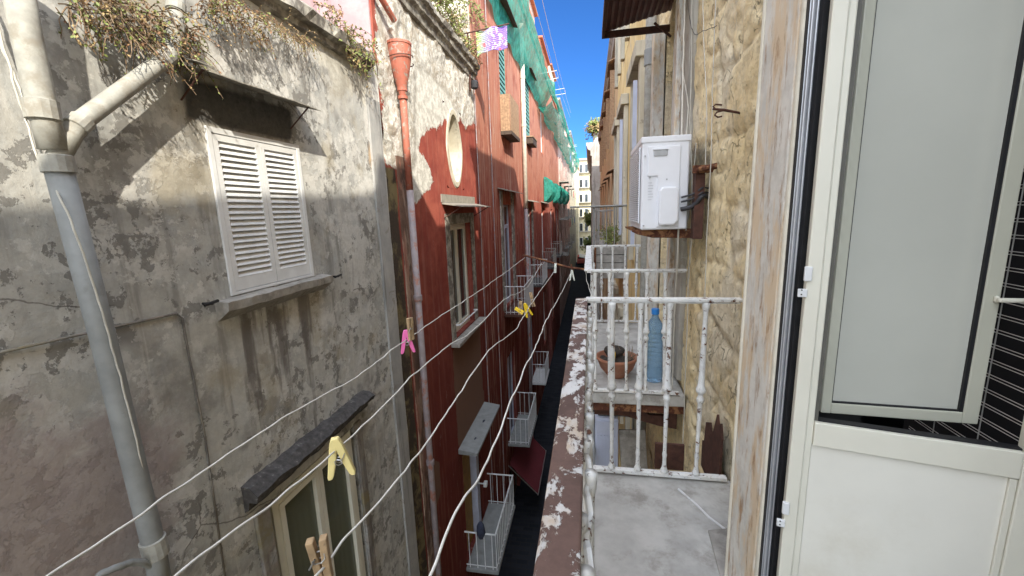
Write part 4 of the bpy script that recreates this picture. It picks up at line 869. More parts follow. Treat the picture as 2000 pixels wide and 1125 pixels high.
gg = long_facade('grey_stone_building', 'grey weathered building stepping forward at the far right with plants on its roof', .16, -1, 35.5, 58, 5.1, 'greywall', wins_r((37, 42, 47, 52), (-6.5, -2.2, 1.6), 2.4, 1.2, fm='stonel'), attrs=False, step=3, cornw=.45, cornz=1.0, cornm='greywall')
gh = long_facade('far_right_building', 'shadowed pale building at the far end of the right side', .25, -1, 58.1, 104, 4.2, 'palewall', wins_r((62, 70, 78, 86, 94), (-9.5, -5.5, -1.5), 2.4, 1.6, fm='stonel'), attrs=False, step=5, cornw=.3)
# dome and pots on the grey building's roof
m = MB().lathe([(.9, 0), (.9, .55), (.8, .9), (.5, 1.15), (.05, 1.25)], (1.55, 37.2, 5.1), 18); tag(obj('water_tank', m, 'tank', smooth=True), 'blue grey domed water tank on the far grey roof', 'water tank')
r = thing('roof_planter', 'pale stone planter with a green shrub on the far grey roof edge', 'planter', (.45, 36, 5.1)); obj('pot', MB().lathe([(.28, 0), (.22, .1), (.2, .6), (.34, .95), (.38, 1.0)], (.45, 36, 5.12), 12), 'marble', r)
# ================================================================== plants
def plant(name, label, cat, c, R_, n, mats=('leafg', 'stem'), droop=.5, up=.6, leaf=.03, group=None, spread=(1, 1, 1), seed=1, out=1.0, segs=6, nl=9):
    rd = random.Random(seed); c = Vector(c); t_ = thing(name, label, cat, tuple(c), group); ms = MB(); lv = {}
    for i in range(n):
        st_ = c+Vector((rd.uniform(-.3, .3)*spread[0], rd.uniform(-1, 1)*spread[1], rd.uniform(-.5, .5)*spread[2]))*R_
        d = Vector((abs(rd.gauss(0, .6))*out, rd.gauss(0, .6), rd.gauss(up, .5))).normalized(); L_ = R_*rd.uniform(.4, 1.1); pts = [st_.copy()]; p = st_.copy()
        for k in range(segs):
            d = (d+Vector((rd.gauss(0, .25), rd.gauss(0, .25), -droop*.35+rd.gauss(0, .12)))).normalized(); p = p+d*L_/segs; pts.append(p.copy())
        ms.tube(pts, [.0035*R_/.3*(1-.7*k/segs)+.001 for k in range(segs+1)], 3, caps=False)
        mt = rd.choice(mats[:-1]); lm = lv.setdefault(mt, MB())
        for k in range(nl):
            u = rd.uniform(.15, 1)*segs; a = int(min(segs-1, u)); q = pts[a].lerp(pts[a+1], u-a); e = Vector((rd.gauss(0, 1), rd.gauss(0, 1), rd.gauss(0, 1))).normalized(); f2 = e.orthogonal().normalized(); l_ = leaf*rd.uniform(.5, 1.3)
            lm.quad(q, q+e*l_*.5+f2*l_*.28, q+e*l_, q+e*l_*.5-f2*l_*.28)
    obj('stems', ms, mats[-1], t_)
    for k, v in lv.items(): obj('leaves', v, k, t_)
    return t_
xw = XL+.10
def pl(a, b, X=None): return P(a, b, X=X or xw)
plant('wall_plant', 'large dry weed tangle hanging above the slanting branch pipe', 'weeds', pl(265, 40), .34, 230, ('leafd', 'leafg', 'leafg', 'leafr', 'stem'), .9, .1, .024, spread=(1, 1.3, 1.0), seed=3)
plant('wall_plant', 'green tipped weed tuft at the elbow of the branch pipe', 'weeds', pl(330, 75), .16, 40, ('leafg', 'leafg', 'leafd', 'stem'), .4, .3, .025, seed=4)
plant('wall_plant', 'orange brown weeds along the broken cornice left of centre top', 'weeds', pl(455, 25), .24, 170, ('leafd', 'leafd', 'leafr', 'leafg', 'stem'), .8, .1, .023, spread=(1, 1.5, 1), seed=5)
plant('wall_plant', 'pale yellow weeds trailing below the cornice above the shutters', 'weeds', pl(560, 60), .2, 150, ('leafd', 'leafd', 'leafg', 'stem'), .9, -.1, .016, spread=(1, 2.0, .6), seed=6)
plant('wall_plant', 'spiky green weed growing from the broken end of the cornice', 'weeds', pl(692, 95), .36, 80, ('leafg', 'leafg', 'leafd', 'stem'), .8, .3, .04, seed=8)
plant('wall_plant', 'thin dry creeper on the cornice near the mauve attic wall', 'weeds', pl(640, 25), .20, 36, ('leafd', 'leafr', 'leafg', 'stem'), .6, .4, .03, spread=(1, 1.5, 1), seed=9)
plant('terrace_plant', 'dark green shrub on the red house terrace behind the parapet', 'plant', pl(855, 8, XL-.2), .55, 130, ('leafg', 'stem'), .3, .8, .07, seed=10)
plant('terrace_plant', 'bright green plant on the terrace beside the palazzo side wall', 'plant', pl(885, 55, XL-.1), .50, 110, ('leafg', 'leafg', 'leafd', 'stem'), .5, .6, .06, seed=11)
plant('terrace_plant', 'light green leafy plant at the terrace corner below the towel pole', 'plant', pl(908, 95, XL-.05), .5, 90, ('leafg', 'leafd', 'stem'), .8, .3, .06, seed=12)
plant('creeper', 'green creeper trailing across the palazzo side wall under the sky', 'creeper', pl(915, 12, XL-.02), .6, 50, ('leafg', 'stem'), .9, 0, .07, spread=(1, 1.6, .3), seed=13)
plant('shrub', 'rounded green shrub crown in the stone planter on the far roof', 'shrub', (.45, 36, 6.2), .8, 260, ('leafg', 'leafd', 'stem'), .5, .6, .22, spread=(2, 1, .6), seed=14, out=0.2)
for sd_, (y, z, nm) in enumerate(((9.9, -.7, 'green potted plant on the yellow building balcony beyond the railings'), (60, -5.4, 'dark green plant hanging far down the right side of the alley'), (68, -2, 'leafy plant on a far right balcony above the alley'))):
    plant('balcony_plant', nm, 'plant', (.5 if y < 20 else .05, y, z), .35 if y < 20 else 1.3, 110, ('leafg', 'leafg', 'stem'), .4, .7, .05 if y < 20 else .4, seed=20+sd_, spread=(1.2, 1, 1), out=-.2)
# ================================================================== BALCONIES of turned cast iron balusters
def bal_mesh(h, rs=1.0, sq=False):
    k = h
    prof = [(.020, 0), (.020, .012*k), (.013, .03*k), (.011, .05*k), (.010, .09*k), (.013, .11*k), (.0095, .13*k), (.012, .40*k), (.0125, .43*k), (.019, .445*k), (.020, .46*k), (.013, .475*k), (.014, .49*k), (.024, .50*k), (.026, .515*k), (.018, .535*k), (.016, .56*k), (.0145, .70*k), (.0115, .93*k), (.013, .95*k), (.017, .965*k), (.020, .985*k), (.020, k)]
    return [(a*rs*1.05, b) for a, b in prof]
def ornate_balcony(label, Y0, Y1, X0, X1, zf, zt, near_end, far_end, side_mat, slabm, side_ys, end_xs, rs=1.0, railw=.075, railt=.014):
    r = thing('balcony', label, 'balcony', (XR, Y0, zf), None)
    obj('floor_slab', MB().box(X0-.09, XR-.005, Y0, Y1+.03, zf-.10, zf), slabm, r, bevel=.012)
    h = zt-zf-.055; proto = None
    me = None
    def place(x, y, k=1.0):
        nonlocal me
        if me is None:
            o = obj('baluster', MB().lathe(bal_mesh(h, rs), (0, 0, 0), 12), 'castw', None, smooth=True); me = o
            o.parent = r; o.location = Vector((x, y, zf+.035))-base(r); o.scale = (k, k, 1); return
        o = me.copy(); COL.objects.link(o); o.parent = r; o.location = Vector((x, y, zf+.035))-base(r); o.scale = (k, k, 1); o.rotation_euler = (random.uniform(-.012, .012), random.uniform(-.012, .012), random.uniform(0, 3))
    for y in side_ys: place((X0-.004), y, .58)
    obj('handrail', MB().box(X0-railw, X0-.012, Y0, Y1, zt-railt, zt), side_mat, r, bevel=.004)
    obj('handrail_underside', MB().box(X0-railw*.72, X0-railw*.28, Y0, Y1, zt-railt-.012, zt-railt-.001), 'castw', r)
    obj('bottom_rail', MB().box(X0-.055, X0-.015, Y0, Y1, zf+.015, zf+.035), 'castw', r, bevel=.003)
    ends = ([Y1] if far_end else [])+([Y0] if near_end else [])
    for ye in ends:
        obj('end_rail', MB().box(X0-.02, X1, ye-.022, ye+.022, zt-.016, zt+.002).box(X0-.02, X1-.01, ye-.012, ye+.012, zt-.026, zt-.017), 'castw', r, bevel=.003)
        obj('bottom_rail', MB().box(X0-.02, X1-.02, ye-.018, ye+.018, zf+.014, zf+.036), 'castw', r, bevel=.003)
        for x in end_xs: place(x, ye)
    return r
ZF = -1.525; ZT = -.48
b1 = ornate_balcony('nearest white cast iron balcony with brown peeling handrail and grey marble floor', -1.2, 2.27, 0.0, .765, ZF, ZT, False, True, 'rail', 'slab', [0.15+.118*i for i in range(18)], [.125, .27, .415, .585], rs=1.0)
obj('floor_crack', MB().tube([P(1325, 955, Z=ZF+.004), P(1360, 985, Z=ZF+.005), P(1385, 1010, Z=ZF+.004), P(1418, 1035, Z=ZF+.004)], .0055, 6), 'marble', b1)
dc = [P(a, b, Z=ZF) for a, b in ((1383, 1040), (1422, 1036), (1440, 1150), (1412, 1150))]
obj('drain_cover', MB().prism([(q.x, q.y) for q in dc], lambda a, b, w_: (a, b, w_), ZF+.001, ZF+.014), 'stone', b1, bevel=.002)
obj('scroll_trim', MB().tube([(-.002-.004*sin(k*1.57), 0.1+.0295*k, ZT-.04-.012*abs(sin(k*.785))) for k in range(73)], .0075, 6), 'castw', b1)
b2 = ornate_balcony('second white iron balcony, the one with the blue bottle and clay bowl', 3.42, 5.68, .03, .74, -1.545, -.49, True, True, 'castw', 'slab', [3.42+.15*i for i in range(1, 15)], [.045, .16, .30, .455, .60])
for y in (3.45, 5.4): obj('support_beam', MB().box(.02, .78, y, y+.08, -1.72, -1.65), 'rust', b2)
bk = MB(); 
bk.prism([(.04, -1.74), (.42, -1.74), (.52, -1.80), (.66, -1.80), (.745, -1.74), (.745, -1.92), (.60, -1.90), (.45, -1.86), (.30, -1.82), (.04, -1.82)], lambda a, b, w_: (a, w_, b), 3.56, 3.61)
tag(obj('iron_bracket', bk, 'darkrust', bevel=.006), 'curved dark rusty bracket hanging under the second balcony', 'bracket')
# balcony of the yellow building
b4 = bar_balcony('plain grey railed balcony of the yellow building, beyond the two white ones', XR, -1, 9.4, 11.6, -1.1, 1.12, .68, 'greypipe', 'stone', 'grey railed balconies on the right', sp=.17)
cable('thin grey pole sticking out over the alley from the far grey railing', [(.78, 9.38, .03), (.1, 9.38, .03), (-.42, 9.38, .03)], .02, 'greypipe', name='pole', cat='pole')
b5 = bar_balcony('small railed balcony farther along the ochre building', XR, -1, 14.3, 16.6, -1.2, 1.1, .62, 'stone', 'stone', 'grey railed balconies on the right', sp=.2)
b6 = bar_balcony('small railed balcony at the middle of the ochre building', XR, -1, 21.2, 23.5, -1.3, 1.1, .62, 'stone', 'stone', 'grey railed balconies on the right', sp=.25)
# planter box outside the far end of balcony two
r = thing('planter_box', 'weathered grey brown planter box hung beyond the second balcony railing', 'planter box', (.25, 5.95, -.95))
m = MB()
for k in range(4): m.box(.08, .50, 5.85, 5.87, -.96+.11*k, -.96+.11*k+.10); m.box(.08, .10, 5.88, 6.2, -.96+.11*k, -.96+.11*k+.10); m.box(.48, .50, 5.88, 6.2, -.96+.11*k, -.96+.11*k+.10)
obj('boards', m, 'stone', r); obj('soil', MB().box(.101, .479, 5.871, 6.2, -.94, -.56), 'soil', r); obj('rusty_corner', MB().box(.055, .085, 5.83, 5.86, -1.0, -.5), 'rust', r)
# bowl, bottle
c = P(1207, 742, Z=-1.543); c = Vector((.245, 3.80, -1.543))
r = thing('clay_bowl', 'wide terracotta bowl of dry soil and twigs on the second balcony floor', 'bowl', tuple(c))
obj('bowl', MB().lathe([(.075, 0), (.085, .01), (.15, .09), (.178, .165), (.190, .175), (.190, .195), (.172, .195), (.16, .15)], c, 28), 'terra', r, smooth=True)
m = MB(); n = 24
for k in range(n):
    for q in range(5):
        def so_(i, j): a = 2*pi*i/n; rr = .165*j/5; return (c.x+rr*cos(a), c.y+rr*sin(a), c.z+.155+.05*noise.noise(Vector((rr*9*cos(a), rr*9*sin(a), 3)))+.035*(1-j/5))
        m.quad(so_(k, q), so_(k+1, q), so_(k+1, q+1), so_(k, q+1))
obj('soil', m, 'soil', r, smooth=True)
m = MB(); rd = random.Random(5)
for k in range(16): 
    p = c+Vector((.09+rd.gauss(0, .025), rd.gauss(0, .03), .16)); q = p+Vector((rd.gauss(.01, .05), rd.gauss(0, .04), rd.uniform(.05, .16))); m.tube([p, p.lerp(q, .5)+Vector((rd.gauss(0, .01), 0, 0)), q], [.0035, .003, .001], 4)
obj('twigs', m, 'stem', r)
obj('scraper', MB().prism([(-.085, .12), (-.065, .28), (-.055, .30), (-.03, .30), (-.02, .27), (-.03, .12)], lambda a, b, w_: (c.x+a, c.y+w_, c.z+b), -.14, -.125), 'yel', r)
obj('pot_shard', MB().lathe([(.02, .0), (.07, .03), (.10, .08), (.085, .105), (.06, .09), (.01, .05)], (c.x-.02, c.y+.05, c.z+.15), 9), 'soil', r, smooth=True)
c = Vector((.565, 3.74, -1.543)); r = thing('water_bottle', 'tall ridged blue water bottle on the second balcony floor', 'bottle', tuple(c))
pr = [(.070, 0), (.078, .012), (.078, .05)]; z = .06
while z < .44: pr += [(.079, z), (.079, z+.018), (.073, z+.024), (.079, z+.031)]; z += .04
pr += [(.079, .47), (.074, .50), (.055, .54), (.034, .575), (.027, .60), (.027, .625)]
obj('body', MB().lathe(pr, c, 24), 'bottle', r, smooth=True); obj('cap', MB().lathe([(.031, .61), (.033, .615), (.033, .655), (.029, .66)], c, 20), 'capblue', r)
# things on the neighbour's lower balcony
b7 = bar_balcony('lower neighbour balcony seen down through the gap', XR, -1, 4.0, 5.6, -3.85, 1.0, .74, 'greypipe', 'stone', 'grey railed balconies on the right', sp=.4)
r = thing('plastic_cabinet', 'pale blue ribbed plastic cabinet seen below between the two white balconies', 'cabinet', (.2, 4.9, -3.85))
obj('body', MB().box(.065, .34, 4.8, 5.2, -3.84, -2.50), 'lavender', r, bevel=.01)
m = MB(); [m.box(.085+.04*k, .085+.04*k+.022, 4.785, 4.80, -3.8, -2.72) for k in range(6)]; obj('ribs', m, 'lavender', r); obj('top_panel', MB().box(.075, .33, 4.782, 4.80, -2.69, -2.53), 'lavender', r)
obj('crate_on_top', MB().box(.10, .32, 4.85, 5.1, -2.49, -2.3), 'slate', r)
Mx = Matrix.Translation((.60, 4.75, -3.84)) @ Matrix.Rotation(R(-4), 4, 'Y') @ Matrix.Rotation(R(-6), 4, 'X'); tag(obj('leaning_board', MB().box(-.17, .14, 0, .03, 0, 1.18, Mx), 'stone', bevel=.004), 'grey stone slab leaning on the wall beside the blue cabinet below', 'slab')
# jagged rusty sheet behind the end rail
m = MB(); m.prism([(2.34, -1.70), (2.33, -1.30), (2.36, -1.22), (2.40, -1.26), (2.43, -1.20), (2.48, -1.33), (2.53, -1.38), (2.56, -1.32), (2.64, -1.36), (2.66, -1.5), (2.70, -1.52), (2.70, -1.70)], lambda a, b, w_: (w_, a, b), .725, .738)
tag(obj('rusty_sheet', m, 'darkrust'), 'jagged torn sheet of dark rusty metal on the wall behind the end railing', 'metal sheet')
tag(obj('rusty_plate', MB().prism([(.42, -1.52), (.60, -1.52), (.60, -1.70), (.42, -1.70)], lambda a, b, w_: (a, w_, b), 2.62, 2.64), 'darkrust'), 'small flat brown rusty plate low behind the end railing', 'metal plate')
# ================================================================== air conditioner
ax0, ax1, ay0, ay1, az0, az1 = .35, .66, 3.10, 3.86, -.165, .455
r = thing('air_conditioner', 'white outdoor air conditioner unit bracketed to the tuff wall', 'air conditioner', (.5, 3.45, az0))
obj('body', MB().box(ax0, ax1, ay0, ay1, az0, az1), 'ac', r, bevel=.012)
obj('top_cover', MB().box(ax0-.006, ax1+.006, ay0-.006, ay1+.006, az1-.035, az1+.006), 'ac', r, bevel=.006)
obj('side_cover', MB().prism([(ax0+.04, az1-.06), (ax1-.06, az1-.06), (ax1-.06, az0+.02), (ax0+.105, az0+.02), (ax0+.105, az1-.255), (ax0+.04, az1-.255)], lambda a, b, w_: (a, w_, b), ay0-.010, ay0), 'ac', r, bevel=.004)
obj('handle', MB().box(ax0+.075, ax0+.165, ay0-.016, ay0-.0101, az1-.125, az1-.085), 'acg', r, bevel=.004)
obj('handle_lip', MB().box(ax0+.070, ax0+.17, ay0-.020, ay0-.0101, az1-.084, az1-.078), 'ac', r)
obj('valve_cover', MB().prism([(.125, .03), (.22, .03), (.245, .06), (.245, .265), (.225, .29), (.135, .29), (.115, .265), (.115, .05)], lambda a, b, w_: (ax0+a, w_, az0+b), ay0-.045, ay0-.011), 'ac', r, bevel=.012)
m = MB()
for k in range(7): m.box(ax0+.045, ax0+.045+(.035 if k % 3 else .025), ay0-.0025, ay0-.0005, az1-.30-.019*k, az1-.297-.019*k)
obj('spec_label', m, 'acl', r)
for (a, b) in ((.02, .03), (.02, .50), (.055, .36), (.165, .34)): obj('screw', MB().tube([(ax0+a, ay0-.014, az0+b), (ax0+a, ay0+.001, az0+b)], .006, 8), 'acg', r)
m = MB(); m.box(ax0-.004, ax0+.001, ay0+.05, ay1-.05, az0+.05, az1-.06)
obj('fan_opening', m, 'gasket', r)
m = MB()
for k in range(34): zz = az0+.055+(az1-az0-.115)*k/33; m.box(ax0-.014, ax0-.008, ay0+.045, ay1-.045, zz-.0035, zz+.0035)
for k in range(7): yy_ = ay0+.05+(ay1-ay0-.1)*k/6; m.box(ax0-.012, ax0-.004, yy_-.004, yy_+.004, az0+.045, az1-.055)
obj('fan_grille', m, 'ac', r)
r2 = thing('ac_bracket', 'rusty iron bracket frame carrying the air conditioner', 'bracket', (.7, 3.2, -.25))
m = MB()
for yy_ in (3.16, 3.74): obj('arm', MB().prism([(.30, -.166), (.78, -.166), (.78, -.235), (.44, -.225), (.34, -.20), (.30, -.18)], lambda a, b, w_: (a, w_, b), yy_, yy_+.035), 'rust', r2, bevel=.002)
obj('back_plate', MB().box(.685, .745, 3.02, 3.10, -.23, .22), 'darkrust', r2, bevel=.003); obj('strut', MB().box(.66, .79, 2.99, 3.018, .20, .25).tube([(.69, 3.0, .22), (.79, 2.9, .235)], .02, 8), 'rust', r2, bevel=.002)
for i, (za, zb2, rr) in enumerate(((.06, .085, .007), (.03, .055, .007), (-.02, .03, .016))):
    cable(['upper thin black pipe leaving the air conditioner', 'lower thin black pipe leaving the air conditioner', 'thick insulated black pipe leaving the air conditioner'][i], [(ax1-.05, ay0-.03, za-.01), (ax1+.02, ay0-.06, za+.01), (.73, 3.02, zb2+.02), (.78, 3.08, zb2+.02)], rr, 'blackcable', name='insulated_pipe', cat='pipe')
# hook in the wall
r = thing('wall_hook', 'rusty iron double hook sticking out of the tuff wall', 'hook', (.78, 2.53, .45)); a = P(1442, 220, X=.77); y_ = a.y
def hp(px, py): return P(px, py, Y=y_-.0)
obj('shaft', MB().tube([a+Vector((.03, 0, -.01)), a, hp(1415, 215), hp(1392, 213)], [.006, .006, .0075, .006], 8), 'darkrust', r)
for pts in ([(1410, 214), (1397, 213), (1393, 208), (1398, 204), (1410, 205)], [(1412, 216), (1400, 219), (1396, 225), (1402, 229), (1410, 227)]): obj('prong', MB().tube([hp(*q) for q in pts], .0045, 7), 'darkrust', r)
# cables down the tuff wall
def hang(label, pts, Xs, r_=.004, mat='cable', seed=1): cable(label, [P(a, b, X=x) for (a, b), x in zip(pts, Xs)], r_, mat, wob=.004, seed=seed, group=None)
hang('thick cream cable hanging in front of the air conditioner side', [(1338, -30), (1334, 150), (1330, 320), (1325, 470), (1318, 600), (1312, 780)], [.70, .66, .62, .62, .66, .70], .0062)
hang('cream cable running close behind the thick one down to the bracket', [(1327, -30), (1330, 110), (1344, 210), (1334, 330), (1340, 450)], [.74, .72, .70, .63, .66], .004, seed=2)
hang('pale cable passing the black wall stain', [(1352, -30), (1350, 150), (1348, 260), (1352, 370), (1346, 520), (1340, 700), (1332, 900)], [.74, .735, .72, .70, .735, .735, .735], .0035, seed=3)
hang('cable hanging in a slack loop beside the bracket', [(1360, 280), (1355, 340), (1357, 375), (1352, 470), (1340, 560)], [.735, .72, .69, .70, .73], .0035, seed=4)
hang('straight thin cable right of the bracket strut', [(1400, -30), (1392, 160), (1388, 330), (1380, 470), (1372, 700), (1362, 930)], [.74]*6, .003, seed=5)
hang('thin cable crossing the upper tuff wall to the strut', [(1372, -30), (1375, 100), (1380, 200), (1378, 340)], [.74]*4, .003, seed=6)
hang('dark thin wire on the upper tuff wall', [(1340, -30), (1352, 60), (1375, 60), (1400, 50)], [.735]*4, .002, 'blackcable', seed=7)
# ================================================================== balcony door leaf (swung inwards)
ang = R(104); H = P(1585, 815, Y=1.246); dv = Vector((sin(ang), cos(ang), 0)); nv = Vector((-cos(ang)*-1, -sin(ang), 0))
nv = Vector((cos(ang), -sin(ang), 0))   # points towards the camera side
if nv.y > 0: nv = -nv
LM = Matrix((dv, nv, Vector((0, 0, 1)))).transposed().to_4x4(); LM.translation = Vector((H.x, H.y, 0))
leaf = thing('balcony_door', 'cream glazed balcony door leaf swung open, filling the right edge', 'door', (H.x, H.y, -1.515))
DK = .70     # leaf measured in units of its 0.70 m overall size
def lz(z): return -1.515 if z <= -1.49 else z*DK
def lb(mb_, u0, u1, z0, z1, w0=0, w1=.045): return mb_.box(u0*DK, u1*DK, w0*DK, w1*DK, lz(z0), lz(z1), LM)
ztop = 1.90; zb0 = -1.50
m = MB(); lb(m, -.070, -.022, zb0, ztop); lb(m, -.022, .003, zb0, ztop, 0, .036); obj('hinge_stile', m, 'cream', leaf, bevel=.003)
obj('glazing_edge', lb(MB(), .0035, .016, -.8705, ztop, -.012, .028), 'darkband', leaf)  # brown-grey strip between hinge stile and sash
obj('mid_rail', lb(MB(), .0035, .597, -.972, -.8705, 0, .045), 'cream', leaf, bevel=.003)
obj('rail_gasket', lb(MB(), .0165, .597, -.870, -.864, 0, .03), 'gasket', leaf)
obj('panel', lb(MB(), .0035, .597, zb0, -.973, .004, .030), 'panel', leaf)
obj('panel_moulding', lb(MB(), .575, .597, zb0, -.975, .030, .040), 'cream', leaf, bevel=.003)
m = MB(); lb(m, .5975, .66, zb0, ztop, 0, .045); obj('lock_stile', m, 'cream', leaf, bevel=.003)
obj('edge_gasket', lb(MB(), .6605, .672, zb0, ztop, .0, .04), 'gasket', leaf); obj('top_rail', lb(MB(), .0035, .597, ztop-.1, ztop), 'cream', leaf)
for zz in (-.30, -1.30):
    for q in (0, 1):
        m = MB(); lb(m, -.095, -.065, zz-.035*q-.028, zz-.035*q+.003, .040, .055) if q else lb(m, -.080, -.055, zz, zz+.055, .04, .056); h_ = obj('hinge', m, 'white', leaf, bevel=.002)
        if q: [obj('screw', MB().tube([LM @ (DK*Vector((-.084, .057, zz-.045+dz))), LM @ (DK*Vector((-.084, .054, zz-.045+dz)))], .002, 8), 'gasket', h_) for dz in (-.007, .01)]
# inner sash on its own hinge line
a2 = R(94); H2 = P(1597, 800, Y=1.295); d2 = Vector((sin(a2), cos(a2), 0)); n2 = Vector((cos(a2), -sin(a2), 0)); n2 = -n2 if n2.y > 0 else n2
SM = Matrix((d2, n2, Vector((0, 0, 1)))).transposed().to_4x4(); SM.translation = Vector((H2.x, H2.y, 0))
def sb(mb_, u0, u1, z0, z1, w0=0, w1=.03): return mb_.box(u0*DK, u1*DK, w0*DK, w1*DK, z0*DK, z1*DK, SM)
z0s = -.868; sash = MB(); sb(sash, .0, .036, z0s, ztop-.12); sb(sash, .036, .474, z0s, z0s+.045); sb(sash, .474, .524, z0s, ztop-.12); so2 = obj('opening_sash', sash, 'sashg', leaf, bevel=.003)
obj('frosted_pane', sb(MB(), .036, .474, z0s+.045, ztop-.12, .008, .014), 'frost', so2)
m = MB(); sb(m, .462, .4738, z0s+.045, ztop-.12, .0142, .026); sb(m, .036, .462, z0s+.0452, z0s+.051, .0142, .024); sb(m, .0362, .040, z0s+.051, ztop-.12, .0142, .022); obj('pane_gasket', m, 'gasket', so2)
sb2 = MB(); sb(sb2, .5245, .529, z0s-.004, ztop-.12, -.03, .02); sb(sb2, .0, .5245, z0s-.005, z0s-.001, -.03, .02); obj('sash_seal', sb2, 'gasket', so2)
m = MB(); sb(m, .500, .64, -.382, -.366, .045, .062); sb(m, .500, .514, -.386, -.362, .03, .045); obj('sash_handle', m, 'cream', so2, bevel=.004)
# wire rack inside the room
r = thing('wire_rack', 'white double wire rack in the dark room beside the door', 'rack', (1.12, 1.33, -.9))
m = MB(); zz = -.854
while zz < .75:
    for q in (0, .0084): m.tube([(1.092, .945, zz+q), (1.12, 1.61, zz+q)], .0011, 5)
    zz += .0434
for yy_ in (1.015, 1.225, 1.344, 1.505): m.tube([(1.11+.04*(yy_-1.33), yy_, -.875), (1.11+.04*(yy_-1.33), yy_, .8)], .0016, 5)
obj('wires', m, 'wire', r)
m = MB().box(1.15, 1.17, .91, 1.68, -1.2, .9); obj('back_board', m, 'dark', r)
tag(obj('red_peg', MB().tube([(1.102, 1.232, -.41), (1.099, 1.19, -.40), (1.099, 1.162, -.403)], [.005, .010, .006], 8), 'redpipe', smooth=True), 'small red peg clipped to the wire rack', 'peg')
# ================================================================== clotheslines
r = thing('line_bar', 'rusty iron bar holding the far ends of the clotheslines', 'bar', (0, 3.5, -.45))
ye = 3.5
obj('bar', MB().tube([P(1158, 528, Y=ye), P(1110, 522, Y=ye), P(1060, 508, Y=ye), P(1022, 498, Y=ye)], .0085, 8), 'rust', r, smooth=True)
m = MB(); m.tube([P(1025, 497, Y=ye), P(1026, 520, Y=ye)], .007, 6); m.tube([P(1116, 516, Y=ye), P(1118, 532, Y=ye)], .007, 6); obj('stop_pin', m, 'rust', r)
cable('cut white line end hanging from the rusty bar by the balcony corner', [P(1142, 520, Y=ye), P(1146, 545, Y=ye), P(1155, 575, Y=3.3), P(1168, 588, Y=3.0)], .0022, 'rope', name='loose_line', cat='clothesline', wob=.008)
lines = [('first clothesline, leftmost, carrying the pink peg', -.56, [(60, 1150), (95, 1125), (270, 1010), (420, 905), (560, 812), (690, 740), (780, 672), (880, 605), (960, 552), (1025, 503)]),
 ('second clothesline, carrying the large pale yellow peg', -.42, [(300, 1160), (350, 1120), (530, 985), (655, 880), (750, 790), (850, 695), (930, 640), (985, 585), (1030, 560), (1058, 513)]),
 ('third clothesline, held by the wooden peg at the bottom edge', -.30, [(600, 1140), (640, 1090), (740, 978), (822, 880), (885, 790), (950, 690), (1005, 645), (1022, 620), (1050, 575), (1086, 526)]),
 ('fourth clothesline, rightmost beside the brown handrail', -.15, [(830, 1150), (850, 1100), (880, 1025), (915, 960), (962, 875), (990, 800), (1020, 730), (1045, 680), (1075, 610), (1100, 565), (1117, 528)])]
for i, (lb_, X, pts) in enumerate(lines):
    q = [P(a, b, X=X) for a, b in pts[:-1]]+[P(pts[-1][0], pts[-1][1], Y=ye)]
    cable(lb_, q, .0016, 'rope', name='clothesline', cat='clothesline', wob=.0040, seed=i, seg=12)
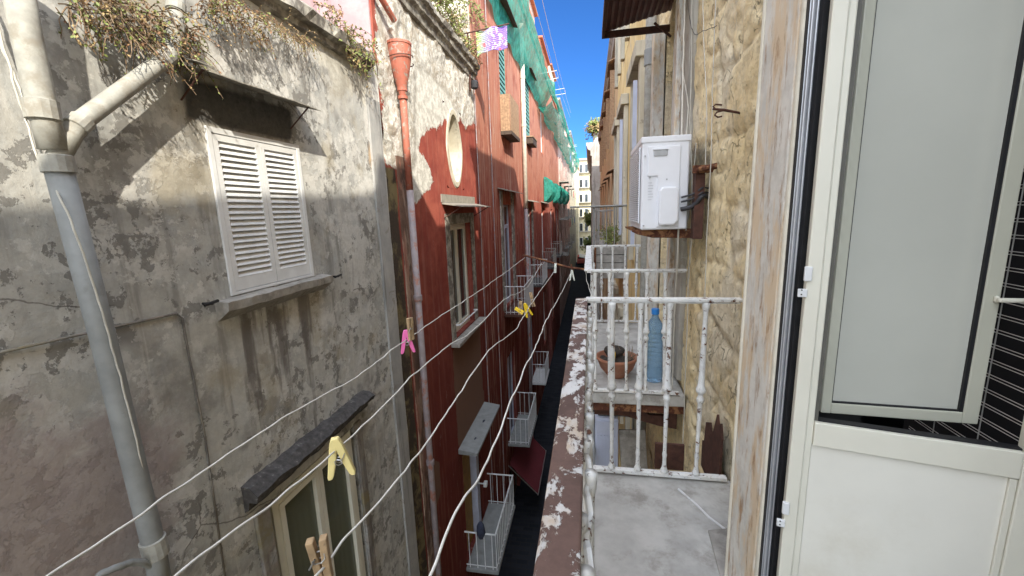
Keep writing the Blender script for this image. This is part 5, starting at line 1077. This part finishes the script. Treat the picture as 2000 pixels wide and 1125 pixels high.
def peg(label, top, ang_, mat, L_=.074, spread=.017, group='pegs on the clotheslines', tilt=0, name='clothes_peg', straight=False, yaw=0):
    r = thing(name, label, 'clothes peg', tuple(top), group)
    Mt = Matrix.Translation(top) @ Matrix.Rotation(yaw, 4, 'Z') @ Matrix.Rotation(tilt, 4, 'X') @ Matrix.Rotation(ang_, 4, 'Y')
    for s in (-1, 1):
        n = 14; out = []; inn = []
        for k in range(n+1):
            u = k/n
            if straight: xc = s*(.0045+spread*.35*max(0, u-.25)**1.0); hw = .0042
            else: xc = s*(.0042+spread*(max(0, u-.12))**1.25); hw = .0050*(1+.25*sin(pi*min(1, u*1.1)))*(1 if u < .93 else .6)
            if not straight and u < .08: xc *= .7; hw *= .6+5*u
            z = -L_*u+.012
            out.append((xc+hw, z)); inn.append((xc-hw, z))
        poly = out+inn[::-1]; m = MB(); m.prism(poly if True else poly, lambda a, b, w_: Mt @ Vector((a, w_, b)), -.0055, .0055)
        obj('peg_leg', m, mat, r, bevel=.0012)
    m = MB().tube([Mt @ Vector((.0065*cos(t_*.9), -.0095+.0013*t_*.9, -L_*.42+.0065*sin(t_*.9))) for t_ in range(16)], .0010, 5); m.tube([Mt @ Vector((.004, -.007, -L_*.42)), Mt @ Vector((.012, -.007, -L_*.22))], .001, 5); obj('spring', m, 'steel', r)
    return r
peg('pink plastic peg hanging on the first clothesline', P(793, 652, X=-.56), R(-2), 'pink', yaw=R(25))
peg('thin wooden peg standing upright just behind the pink peg', P(795, 662, X=-.545)+Vector((0, .03, 0)), R(180), 'wood', .07, .004, straight=True, yaw=R(60))
peg('large pale yellow peg on the second clothesline, nearest to the viewer', P(656, 868, X=-.42), R(-4), 'cpin', .072, .017, yaw=R(25))
peg('brown wooden peg gripping the line at the bottom edge', P(632, 1115, X=-.30), R(176), 'wood', .055, .010, straight=True, yaw=R(25))
peg('bright yellow plastic peg in the cluster before the barred balcony', P(1026, 596, X=-.36), R(-20), 'yel', .085, .016, yaw=R(30))
peg('dull wooden peg just left of the bright yellow peg', P(1017, 592, X=-.385), R(4), 'wood', .08, .006, straight=True)
peg('small yellow peg crossing behind the bright yellow one', P(1010, 604, X=-.38), R(-60), 'yel', .05, .006, straight=True)
peg('grey wooden peg right of the bright yellow peg', P(1037, 575, X=-.33), R(-12), 'wood', .085, .006, straight=True)
peg('white plastic peg at the far end of the fourth line', P(1117, 530, Y=ye-.02), R(0), 'wpin', .09, .018, yaw=R(10))
peg('white plastic peg at the far end of the third line', P(1085, 517, Y=ye-.02), R(4), 'wpin', .08, .004, straight=True)
# overhead wires
for i, (a, b) in enumerate((((XL+.6, 16, 9.9), (XL+.7, 60, 12.0)), ((XL+.8, 16, 10.9), (XL+.8, 60, 12.6)))): cable(['lower overhead wire along the palazzo top', 'upper overhead wire along the palazzo top'][i], [a, Vector(a).lerp(Vector(b), .5)-Vector((0, 0, .5)), b], .012, 'cable', name='overhead_wire', cat='wire')
cable('thin dark rod sticking out from the yellow building against the sky', [(.78, 7.5, 3.05), (.45, 7.5, 3.03), (.28, 7.5, 3.05)], .01, 'darkrust', name='iron_rod', cat='rod')
